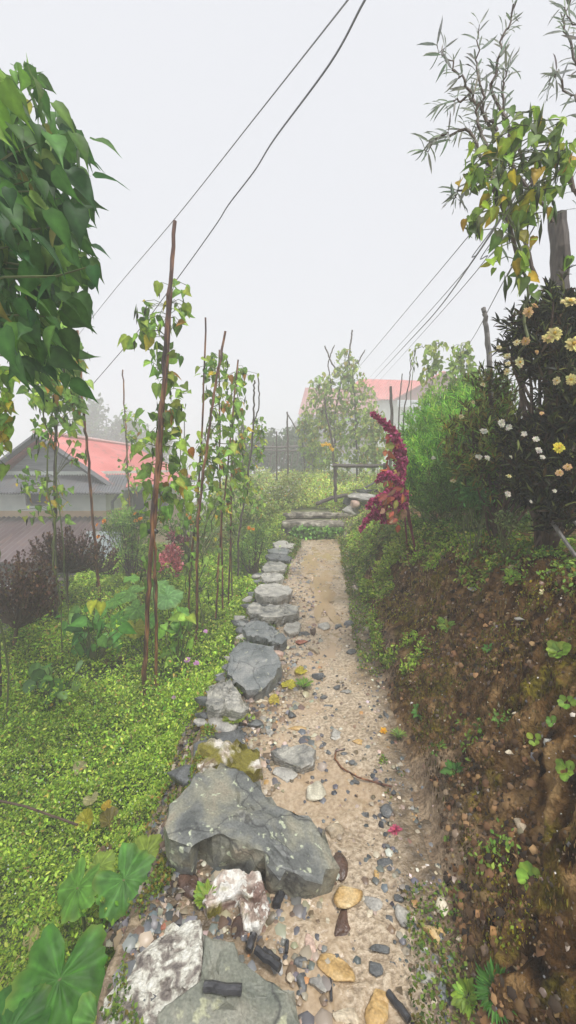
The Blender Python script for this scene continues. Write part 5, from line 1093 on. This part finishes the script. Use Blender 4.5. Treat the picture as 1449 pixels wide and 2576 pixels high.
# amaranths
AM = [(.50, .06, .20), (.64, .12, .30), (.32, .03, .10), (.42, .10, .08), (.24, .10, .03)]
def amaranth(label, spikes, leaves, Y, seed, base, Lc):
    r = np.random.default_rng(seed+300); b0 = P(base[0], base[1], Y); gz = float(G(b0[0], b0[1])); g = np.array([b0[0], b0[1], gz]); root = thing('amaranth', label, 'amaranth', g, 'amaranths beside the path')
    mb = MB(); PP = []; DD = []
    for s in spikes:
        q = wobble([P(x, y, Y) for x, y in s], 8, .006, seed); mb.tube([g]+q, .008, 5); q = np.array(q)
        L = len(q); m = 26*L
        for i in range(m):
            t = r.random(); j = min(int(t*(L-1)), L-2); p = q[j]+(q[j+1]-q[j])*(t*(L-1)-j); rad = .048*(1-abs(t-.35))*(1.05-t*.75); PP.append(p+r.normal(0, rad*.5, 3)); DD.append((q[j+1]-q[j])/np.linalg.norm(q[j+1]-q[j])*.8+r.normal(0, .8, 3))
    mb.build('stem', plain('red_stem', [(.3, (.12, .02, .03)), (.7, (.2, .05, .05))]), root)
    n = len(PP); soup('flower_spike', T_TINY, PP, DD, rdir(n, 0, r), .035*(.6+.8*r.random(n)), palette(n, AM[:3], None, .2, r), PETAL, root)
    P2 = []; 
    for (x, y, rx, ry, k) in leaves:
        for _ in range(k): P2.append(P(x+rx*r.uniform(-1, 1), y+ry*r.uniform(-1, 1), Y+r.normal(0, .06)))
    n = len(P2); D = rdir(n, -1.6, r)+np.array([-.4, 0, 0]); soup('leaves', T_OVAL, P2, D, rdir(n, .5, r)+np.array([0, -.7, 0]), .105*(.6+.6*r.random(n)), palette(n, Lc, None, .2, r), LEAF, root)
LC = [(.44, .12, .08), (.55, .18, .08), (.30, .07, .08), (.36, .38, .08), (.50, .32, .2)]
amaranth('crimson amaranth with one long spike pointing up towards the red house', [[(1010, 1220), (1005, 1140), (985, 1085), (965, 1062), (938, 1040)], [(1010, 1200), (998, 1130), (980, 1070)], [(1005, 1150), (1000, 1110), (990, 1080)], [(1010, 1190), (1018, 1150), (1005, 1120)]], [(985, 1110, 20, 25, 10), (1000, 1150, 25, 40, 14), (990, 1200, 25, 30, 12)], 4.0, 1, (1030, 1330), LC)
amaranth('crimson amaranth with heavy tassels drooping to the path', [[(1010, 1230), (970, 1250), (940, 1290), (908, 1330)], [(1015, 1235), (985, 1265), (955, 1290), (925, 1305)], [(1020, 1240), (1010, 1270), (975, 1295), (945, 1302)], [(1020, 1250), (985, 1240), (950, 1255), (925, 1275)], [(1015, 1230), (990, 1200), (965, 1195), (950, 1210)], [(1020, 1250), (1010, 1280), (985, 1300), (965, 1310)]], [(990, 1260, 35, 22, 34), (1010, 1230, 25, 25, 16), (1000, 1300, 18, 20, 14)], 3.85, 2, (1050, 1340), LC)

# ------------------------------------------------------------------ left-hand shrubs
MB_ = [(.17, .29, .07), (.25, .38, .08), (.11, .20, .05)]
G1 = 'marigolds among the beans'
def marigold(label, blobs, Y, n, seed, base, heads):
    b = bush('marigold_bush', label, 'marigold', blobs, Y, n, T_LANCE, .06, MB_, None, seed, base, G1, .8, .5, 26, .007, LEAFM, DRYSTEM, .5)
    for i, (x, y, s) in enumerate(heads):
        p = P(x, y, Y-.15); z = depth(p); flower(b, p, s/1000*z, (.62, .24, .02), None, seed*3+i, 12, lab='orange flower head' if i == 0 else None)
marigold('rounded marigold bush with orange heads below the grey wall', [(320, 1300, 55, 22), (300, 1330, 45, 25), (345, 1320, 45, 30), (330, 1370, 45, 40)], 6.2, 3600, 61, (330, 1440), [(262, 1311, 8), (245, 1320, 6), (247, 1350, 6), (340, 1292, 6), (353, 1305, 7), (379, 1290, 9), (341, 1310, 6), (290, 1412, 4)])
marigold('airy marigold with orange heads behind the crossing bean poles', [(480, 1310, 30, 30), (430, 1330, 35, 25), (520, 1330, 30, 30)], 6.6, 1600, 62, (480, 1420), [(486, 1288, 9), (470, 1295, 7), (478, 1302, 6), (482, 1315, 7), (407, 1312, 6), (421, 1306, 5), (500, 1305, 5), (527, 1442, 6), (462, 1458, 4)])
marigold('dark low marigold at the wall end with two orange heads', [(640, 1370, 34, 40), (610, 1400, 26, 30), (655, 1345, 25, 25)], 6.4, 1800, 63, (640, 1430), [(626, 1328, 6), (637, 1331, 6), (581, 1460, 6)])
PKA = [(.70, .20, .26), (.78, .30, .34), (.55, .12, .18), (.30, .22, .09)]
bush('amaranth', 'bright pink amaranth clump between the poles', 'amaranth', [(435, 1395, 22, 28), (420, 1415, 30, 28), (440, 1430, 18, 20)], 5.9, 900, T_OVAL, .055, PKA, (5, 4, 2, .6), 64, (420, 1460), 'amaranths in the garden', .8, .5, 8, .01, PETAL)
bush('amaranth', 'dusky mauve amaranth behind the bright pink one', 'amaranth', [(440, 1350, 22, 26), (460, 1360, 18, 20), (380, 1425, 30, 22)], 6.4, 450, T_OVAL, .05, [(.20, .05, .07), (.14, .05, .05), (.3, .12, .14)], None, 65, (440, 1440), 'amaranths in the garden', .8, .5, 8, .01, PETAL)
pl = [(640, 1125, 10), (636, 1190, 10)]
# yellow daisies by the leaning stick
Yb = bush('marigold_bush', 'yellow-flowered stem in front of the field thicket', 'marigold', [(830, 1150, 18, 30)], 8.6, 120, T_LANCE, .06, MB_, None, 66, (836, 1230), None, .7, .5, 5)
for i, (x, y) in enumerate(((812, 1120), (820, 1117), (828, 1119), (832, 1125), (836, 1131))): flower(Yb, P(x, y, 8.5), .05, (.66, .42, .03), None, 90+i, 10)
# dry brown shrubs
DR = [(.10, .055, .045), (.15, .08, .06), (.06, .035, .03), (.20, .12, .06), (.12, .12, .04)]
def dry(label, base, tips, Y, seed, fan, n=60):
    n = int(n*1.4)
    r = np.random.default_rng(seed+40); b0 = P(base[0], base[1], Y); g = np.array([b0[0], b0[1], float(G(b0[0], b0[1]))]); root = thing('dry_shrub', label, 'dry shrub', g, 'dried shrubs at the garden edge')
    mb = MB(); PP = []; DD = []; fork = P(base[0]+fan[4], base[1]-fan[5], Y); mb.tube(wobble([g, fork], 5, .006, seed), .017, 7)
    for i in range(n):
        tx = fan[0]+(fan[1]-fan[0])*r.random(); ty = fan[2]+(fan[3]-fan[2])*r.random()+60*abs((tx-(fan[0]+fan[1])/2)/(fan[1]-fan[0])); t = P(tx, ty, Y+r.normal(0, .22))
        mid = fork*.55+t*.45+np.array([(t-fork)[0]*.12, 0, -.03]); q = wobble([fork, mid, t], 5, .008, i); mb.tube(q, [.007]*4+[.004]*4+[.004, .003, .002], 4)
        q = np.array(q)
        for k in range(34):
            tt = r.uniform(.45, 1)*(len(q)-1); j = min(int(tt), len(q)-2); PP.append(q[j]+(q[j+1]-q[j])*(tt-j)+r.normal(0, .008, 3)); DD.append([r.normal(0, .5), r.normal(0, .5), 1])
    mb.build('stems', DRYSTEM, root); n2 = len(PP); soup('seed_heads', T_TINY, PP, DD, rdir(n2, 0, r), .030*(.6+.8*r.random(n2)), palette(n2, DR, (5, 4, 3, 2, .6), .2, r), LEAFM, root)
dry('biggest dried brown shrub around the dark mossy pole', (168, 1510), None, 5.0, 1, (70, 262, 1318, 1395, 0, 70), 90)
dry('nearest dried brown shrub, forked low beside the teal hose', (30, 1690), None, 3.8, 2, (-60, 150, 1385, 1480, 12, 110), 100)
dry('small dried shrub leaning beside the metal sheet', (245, 1480), None, 5.6, 3, (225, 300, 1350, 1420, 0, 40), 26)
dry('thin dried shrub with a single dark stem next to the teal hose', (76, 1640), None, 4.6, 4, (60, 160, 1440, 1500, 6, 50), 30)

# ------------------------------------------------------------------ squash and other big-leaved plants
def bigleaf(p, nrm, dirv, s, col, seed, lobes=5, parent=None, notch=.75, droop=.25, edge=(.30, .32, .05)):
    r = np.random.default_rng(seed); n = np.array(nrm, float); n /= np.linalg.norm(n); d = np.array(dirv, float); d -= n*(d@n); d /= np.linalg.norm(d); x = np.cross(d, n)
    K = 64; Rn = 7; V = [p]; C = [col]; ph = r.uniform(-.1, .1)
    for j in range(1, Rn+1):
        u = j/Rn
        for i in range(K):
            a = -math.pi+2*math.pi*(i+.5)/K             # a=0 along d, +-pi at the stalk notch
            rad = 1+.06*math.cos(lobes*a+ph)+.045*math.sin(14*a+seed)+.02*math.sin(31*a+seed)+.018*math.sin(29*a)-notch*max(0, (abs(a)-2.6)/.54)**1.3
            rad *= u; z = (.10*math.cos(lobes*a)*u**2-droop*u*u*(.6+.4*math.cos(a))+.045*math.sin(9*a+3*u+seed)*u+.05*abs(math.sin(lobes*a/2))*u+.025*r.normal())
            V.append(p+s*(x*math.sin(a)*rad+d*math.cos(a)*rad+n*z))
            vein = 1.3 if abs(math.cos(lobes*a/2+.001)) < .10 or abs(math.cos(lobes*a/2)) > .99 else .88; mixe = max(0, u-.8)*2.0*(.5+.5*math.sin(3*a+seed))
            C.append([(cc*vein*(1-mixe)+ee*mixe)*(1+.35*float(fbm(a*2+seed, u*5, seed, 3))) for cc, ee in zip(col, edge)])
    F = [(0, 1+i, 1+(i+1) % K) for i in range(K)]
    for j in range(Rn-1):
        for i in range(K): a0 = 1+j*K; F.append((a0+i, a0+K+i, a0+K+(i+1) % K, a0+(i+1) % K))
    return mesh('leaf', np.array(V), F, LEAF, parent, np.array(C), True)
def squash(label, base, Y, leaves, seed, group='squash plants in the garden', lift=0):
    b0 = P(base[0], base[1], Y) if Y else hit(*base); g = np.array([b0[0], b0[1], float(G(b0[0], b0[1]))]); root = thing('squash_plant', label, 'squash plant', g, group); mb = MB()
    for i, (x, y, s, c, yy, nr, dr) in enumerate(leaves):
        p = P(x, y, yy); bigleaf(p, nr, dr, s, c, seed*10+i, parent=root); gg = np.array([p[0]*.7+g[0]*.3, p[1]*.8+g[1]*.2, 0]); gg[2] = float(G(gg[0], gg[1])); mb.tube(wobble([gg, (gg+p)/2+[.02, 0, .03], p], 4, .003, i), .006, 6)
    mb.build('stems', STEM, root)
GB = (.12, .32, .05); GM = (.19, .42, .08); GY = (.32, .42, .07)
squash('pumpkin plant with the biggest round leaves beside the speckled granite', (200, 2420), None, [
    (150, 2462, .135, (.075, .235, .03), 1.06, (.15, -.45, 1), (.1, -1, 0)), (20, 2600, .11, (.055, .18, .03), .96, (-.1, -.4, 1), (-.6, .6, 0)), (248, 2575, .08, (.14, .34, .07), .98, (.2, -.5, 1), (.3, -1, 0)),
    (312, 2212, .105, (.11, .29, .055), 1.31, (.05, -.55, 1), (.7, -.6, 0)), (196, 2232, .088, (.14, .33, .05), 1.31, (-.35, -.5, .9), (-.4, -.9, 0)), (368, 2148, .070, (.28, .38, .06), 1.40, (.05, -.5, 1), (.4, .8, 0)), (252, 2178, .055, (.28, .40, .07), 1.38, (-.3, -.4, 1), (.5, .7, 0))], 1)
squash('patch of pale blue-green squash leaves at the foot of the bean poles', (420, 1500), 4.3, [
    (420, 1500, .17, (.22, .44, .16), 4.3, (0, -.5, 1), (.5, -.6, 0)), (400, 1475, .14, (.22, .44, .13), 4.6, (.1, -.4, 1), (1, 0, 0)), (330, 1490, .15, (.22, .44, .11), 4.4, (-.1, -.4, 1), (-1, .2, 0)), (345, 1530, .13, (.20, .42, .09), 4.1, (0, -.5, 1), (-.3, -1, 0)), (290, 1510, .13, GM, 4.3, (-.2, -.4, 1), (-1, 0, 0)),
    (300, 1555, .11, GB, 3.9, (-.2, -.6, 1), (-.6, -.8, 0)), (260, 1530, .11, GM, 4.1, (-.3, -.4, 1), (-1, .3, 0)), (370, 1560, .10, GB, 3.8, (0, -.6, 1), (.2, -1, 0)), (455, 1540, .09, GM, 3.9, (.2, -.4, 1), (1, -.3, 0)), (245, 1560, .10, GB, 3.9, (-.3, -.5, 1), (-1, -.4, 0)), (330, 1455, .10, GM, 5, (0, -.4, 1), (0, 1, 0)),
    (340, 1580, .095, (.30, .32, .03), 3.7, (.2, -.8, .7), (.3, -1, 0))], 2)
BB = [(.10, .29, .04), (.16, .36, .07), (.20, .42, .10), (.05, .16, .025)]
def broad(label, base, Y, blobs, n, size, cols, seed, special=()):
    r = np.random.default_rng(seed+60); b0 = P(base[0], base[1], Y); g = np.array([b0[0], b0[1], float(G(b0[0], b0[1]))]); root = thing('bush_bean', label, 'bean plant', g, 'low bean plants in the ground cover'); mb = MB(); PP = []
    bl = np.array(blobs, float)
    for i in range(n):
        b = bl[i % len(bl)]; PP.append(P(b[0]+b[2]*r.uniform(-1, 1), b[1]+b[3]*r.uniform(-1, 1), Y+r.normal(0, .12)))
    col = palette(n, cols, None, .2, r); sz = size*(.7+.5*r.random(n))
    for i, (x, y, s, c) in enumerate(special): PP.append(P(x, y, Y-.1)); col = np.vstack([col, c]); sz = np.r_[sz, s]
    PP = np.array(PP)
    for p in PP: mb.tube(wobble([g, (g+p)/2+[0, 0, .06], p], 3, .004, 3), .004, 4)
    mb.build('stems', STEM, root); m = len(PP); soup('leaves', T_ROUND if 'round' in label else T_HEART, PP, rdir(m, -.7, r)+np.array([0, -.5, 0]), rdir(m, 1.5, r)+np.array([0, -.8, 0]), sz, col, LEAF, root)
broad('leafy low bean plant with a bright yellow leaf at its top', (235, 1640), 3.7, [(200, 1545, 25, 20), (190, 1580, 35, 30), (245, 1590, 25, 30), (220, 1620, 40, 25), (290, 1600, 40, 30)], 46, .125, BB, 1, [(235, 1512, .13, (.42, .46, .03)), (255, 1515, .12, (.42, .46, .03)), (204, 1548, .16, (.03, .10, .02)), (200, 1600, .12, (.16, .30, .08))])
broad('low bean plant between the two thickest pole feet and the stone path', (445, 1660), 3.6, [(430, 1580, 30, 25), (450, 1610, 35, 25), (430, 1640, 30, 25), (460, 1560, 25, 15)], 36, .115, [(.20, .40, .06), (.32, .50, .07), (.12, .26, .04)], 2, [(475, 1550, .12, (.32, .42, .05)), (498, 1543, .11, (.34, .44, .05))])
broad('dark bean seedling clump lowest in the ground cover', (130, 1760), 3.0, [(130, 1690, 30, 20), (90, 1705, 25, 15), (160, 1720, 30, 20), (125, 1745, 25, 15)], 20, .11, [(.09, .24, .04), (.15, .32, .08), (.24, .40, .12)], 3, [(85, 1708, .11, (.13, .24, .09)), (210, 1665, .10, (.22, .36, .16))])

# dead and yellow leaves lying about
DL = 'dead leaves lying in the ground cover'
def deadleaf(label, px, py, s, col, seed, lift=.27, group=DL, face=(0, -.4, 1), name='fallen_leaf', dr=None):
    r = np.random.default_rng(seed); p = hit(px, py)+[0, 0, lift]; p = P(px, py, p[1]-.5*lift) if lift > .1 else p; z = depth(p)
    o = bigleaf(p, np.array(face)+r.normal(0, .25, 3), dr or (r.normal(), r.normal(), 0), s/1000*z, col, seed, 3, None, .7, -.35 if lift > .1 else .1, tuple(c*.6 for c in col)); o.name = name; tag(o, label, 'leaf', group)
deadleaf('curled tan dead leaf under the low bean plant', 285, 1655, 34, (.30, .22, .10), 1, .2)
deadleaf('pale beige dead leaf in the middle of the ground cover', 201, 1932, 16, (.42, .38, .20), 2)
deadleaf('yellow-brown leaf caught near the mossy stone', 418, 1892, 20, (.40, .30, .03), 3)
deadleaf('cream dead leaf above the bright yellow torn one', 229, 2012, 18, (.48, .44, .22), 4)
deadleaf('torn bright yellow leaf spotted with brown', 215, 2065, 24, (.44, .40, .03), 5)
deadleaf('long folded olive-brown leaf beside the torn yellow one', 275, 2068, 30, (.22, .18, .05), 6)
deadleaf('narrow orange-yellow leaf sticking up above the folded one', 270, 2028, 13, (.50, .34, .02), 7)
deadleaf('brown crinkled leaf just above the pumpkin leaves', 268, 2148, 22, (.22, .14, .09), 8)
deadleaf('small beige leaf near the tip of the pumpkin plant', 82, 2362, 22, (.50, .44, .20), 9)
deadleaf('small brown leaf between the boulder and the torn yellow leaf', 346, 2055, 14, (.20, .16, .08), 10)
YL = 'yellow leaves fallen on the path'
deadleaf('yellow leaf lying by the cracked slab, highest of the three on the path', 757, 1692, 16, (.58, .50, .07), 11, .02, YL)
deadleaf('biggest yellow leaf lying on the path beside a grass tuft', 727, 1728, 19, (.60, .54, .07), 12, .02, YL)
deadleaf('narrow yellow leaf lying lowest on the path gravel', 690, 1768, 14, (.56, .46, .08), 13, .02, YL)

# small single plants on the bank and the path
def seedling(label, px, py, s, k, cols, seed, name='seedling', T=T_ROUND, up=.5, group='seedlings on the earth bank', cat='seedling'):
    r = np.random.default_rng(seed+700); p = hit(px, py); z = depth(p); R_ = s/1000*z; n = k; out = np.array([-.6, -.3, .7]) if px > 1040 else np.array([0, 0, 1.])
    a = np.arange(n)*2.4; u = np.cross(out, [0, 1, .2]); u /= np.linalg.norm(u); v = np.cross(out, u); D = np.array([u*math.cos(t)+v*math.sin(t)+out*up for t in a]); pos = p+out*.02+D*R_*.35*r.random((n, 1))
    root = thing(name, label, cat, p, group); mb = MB()
    for q in pos: mb.tube([p-out*.01, q], .002, 4)
    mb.build('stem', STEM, root); soup('leaves', T, pos, D, np.tile(out, (n, 1))+r.normal(0, .2, (n, 3)), R_*(.5+.3*r.random(n)), palette(n, cols, None, .15, r), LEAF, root)
LG_ = [(.28, .42, .06), (.20, .34, .05)]; DG_ = [(.06, .16, .03), (.09, .22, .04)]
seedling('largest bright green seedling low on the earth bank', 1342, 2215, 38, 8, LG_, 1)
seedling('round-leaved bright seedling at the right-hand edge of the bank', 1430, 1945, 30, 8, LG_, 2)
seedling('serrated pale seedling above the round-leaved one', 1432, 1775, 26, 6, LG_, 3)
seedling('spreading seedling above the pinkish bank stone', 1410, 1645, 34, 12, LG_, 4)
seedling('glossy dark tuft hanging at the foot of the bank', 1066, 1795, 28, 14, DG_, 5, T=T_OVAL)
seedling('dark green weed drooping low on the bank foot', 1150, 1945, 32, 14, DG_, 6, T=T_OVAL)
seedling('small star-shaped rosette near the middle of the bank', 1260, 1812, 20, 9, [(.14, .28, .05)], 7, T=T_OVAL)
seedling('green weed high on the bank under the leafy crest', 1128, 1580, 28, 12, LG_, 8, T=T_OVAL)
seedling('small serrated weed below the high green one', 1232, 1638, 18, 8, DG_, 9, T=T_OVAL)
seedling('pale seedling pair beside the torn grey stone', 1350, 1872, 24, 5, LG_, 10)
seedling('leafy weed carrying the fallen white flower', 1295, 1460, 34, 16, LG_, 11, T=T_OVAL)
seedling('small seedling beneath the torn grey stone', 1392, 1822, 18, 6, [(.16, .30, .06)], 12)
seedling('clover-like seedling in the mud under the largest boulder', 836, 2208, 20, 8, LG_, 13, group=None)
seedling('upright weed growing against the underside of the largest boulder', 535, 2120, 36, 14, [(.14, .26, .06), (.20, .32, .07)], 14, T=T_LANCE, group=None)
seedling('small weed patch between the granite slab and lichened stone', 520, 2275, 44, 30, LG_, 15, T=T_OVAL, group=None)
seedling('grass tuft beside the biggest yellow leaf', 765, 1733, 28, 40, [(.12, .26, .04), (.2, .34, .05)], 16, 'grass_tuft', T_LANCE, .6, 'grass tufts', 'grass tuft')
seedling('grass tuft at the foot of the bank by the orange flower', 1003, 1860, 28, 26, [(.12, .22, .04), (.2, .3, .05)], 17, 'grass_tuft', T_LANCE, .6, 'grass tufts', 'grass tuft')
seedling('thick mossy green tuft at the lowest corner of the bank', 1262, 2500, 60, 120, [(.06, .18, .03), (.10, .26, .04)], 18, 'grass_tuft', T_LANCE, .5, 'grass tufts', 'grass tuft')
seedling('yellow-green weed beside the thick mossy tuft', 1185, 2510, 40, 30, LG_, 19, T=T_OVAL, group=None)
seedling('leafy weed climbing over the banded stone', 590, 1820, 38, 40, [(.26, .36, .06), (.34, .38, .08)], 20, T=T_OVAL, group=None)
# leaves growing against the lower step
r = np.random.default_rng(9); n = 420; px = r.uniform(728, 862, n); py = r.uniform(1326, 1360, n); pos = np.array([P(a, b, 7.3+.1*r.random()) for a, b in zip(px, py)]); S_ = thing('step_plant', 'leafy green creeper growing along the front of the lower step', 'creeper', (pos[:, 0].mean(), 7.35, .2))
mb = MB(); mb.tube(wobble([P(730, 1352, 7.35), P(860, 1354, 7.35)], 12, .01, 2), .006, 5); mb.build('stem', STEM, S_)
soup('leaves', T_HEART, pos, rdir(n, -.6, r), rdir(n, 1.2, r)+[0, -.6, .8], .085*(.6+.7*r.random(n)), palette(n, [(.18, .38, .08), (.27, .48, .10), (.11, .22, .05)], None, .2, r), LEAFM, S_)
# pink clover-like flowers
for i, (x, y, s, lab) in enumerate(((471, 1660, 9, 'pink pompom flower leaning over the ground cover, fullest bloom'), (494, 1668, 8, 'second pink pompom flower, right beside the fullest one'), (517, 1588, 6, 'small pink flower near the wedge-shaped slate'), (437, 1755, 6, 'faded pink flower over the yellow-tipped cover'))):
    p = P(x, y, 2.9); g = np.array([p[0]+.05, 2.95, 0]); g[2] = float(G(g[0], g[1])); root = thing('pink_flower', lab, 'flower', g, 'pink flowers above the ground cover'); mb = MB(); mb.tube(wobble([g, (g+p)/2+[.03, 0, .02], p], 5, .002, i), .002, 4); mb.build('stem', STEM, root)
    flower(root, p, s/1000*3, (.52, .28, .50), None, 95+i, 18, (0, -.6, .8), None, 'bloom')

# ------------------------------------------------------------------ far trees in the fog
def tree(label, px, ptop, pbase, rx, Y, seed, n=900, lo=.5):
    r = np.random.default_rng(seed); top = P(px, ptop, Y); z = depth(top); c0 = P(px, pbase, Y); g = np.array([c0[0], Y, float(G(c0[0], Y))]); root = thing('tree', label, 'tree', g, 'trees dissolving in the fog')
    W = rx/1000*z; Hh = top[2]-g[2]; mb = MB(); mb.tube(wobble([g, g+[0.1, 0, Hh*.5], g+[0, 0, Hh*.85]], 5, .03, seed), [.14-.01*i for i in range(11)], 7)
    cs = [g+np.array([r.uniform(-.7, .7)*W, r.uniform(-.5, .5)*W, Hh*r.uniform(lo, .92)]) for _ in range(9)]
    for c in cs: mb.tube([g+[0, 0, Hh*.4], c], [.06, .02], 5)
    mb.build('trunk', DARKWOOD, root); k = r.integers(0, 9, n); pos = np.array(cs)[k]+rdir(n, 0, r)*(r.random((n, 1))**.5)*W*.42
    soup('crown', T_OVAL, pos, rdir(n, -.3, r), rdir(n, 1, r), W*.13, palette(n, [(.05, .09, .03), (.08, .13, .04)], None, .2, r), LEAFM, root)
tree('grey tree dissolving in fog behind the red roof', 270, 1008, 1125, 95, 34, 1, 2200)
tree('small faint tree beside the end of the red roof', 405, 1085, 1165, 60, 30, 2, 1200)
tree('slim faint tree above the bean vines', 610, 1040, 1180, 16, 13, 3, 500)
tree('low faint shrub tree behind the stick fence', 680, 1100, 1180, 90, 20, 4, 3000, .12)
tree('low faint shrub tree where the fence meets the thicket', 765, 1090, 1180, 60, 19, 5, 2200, .12)
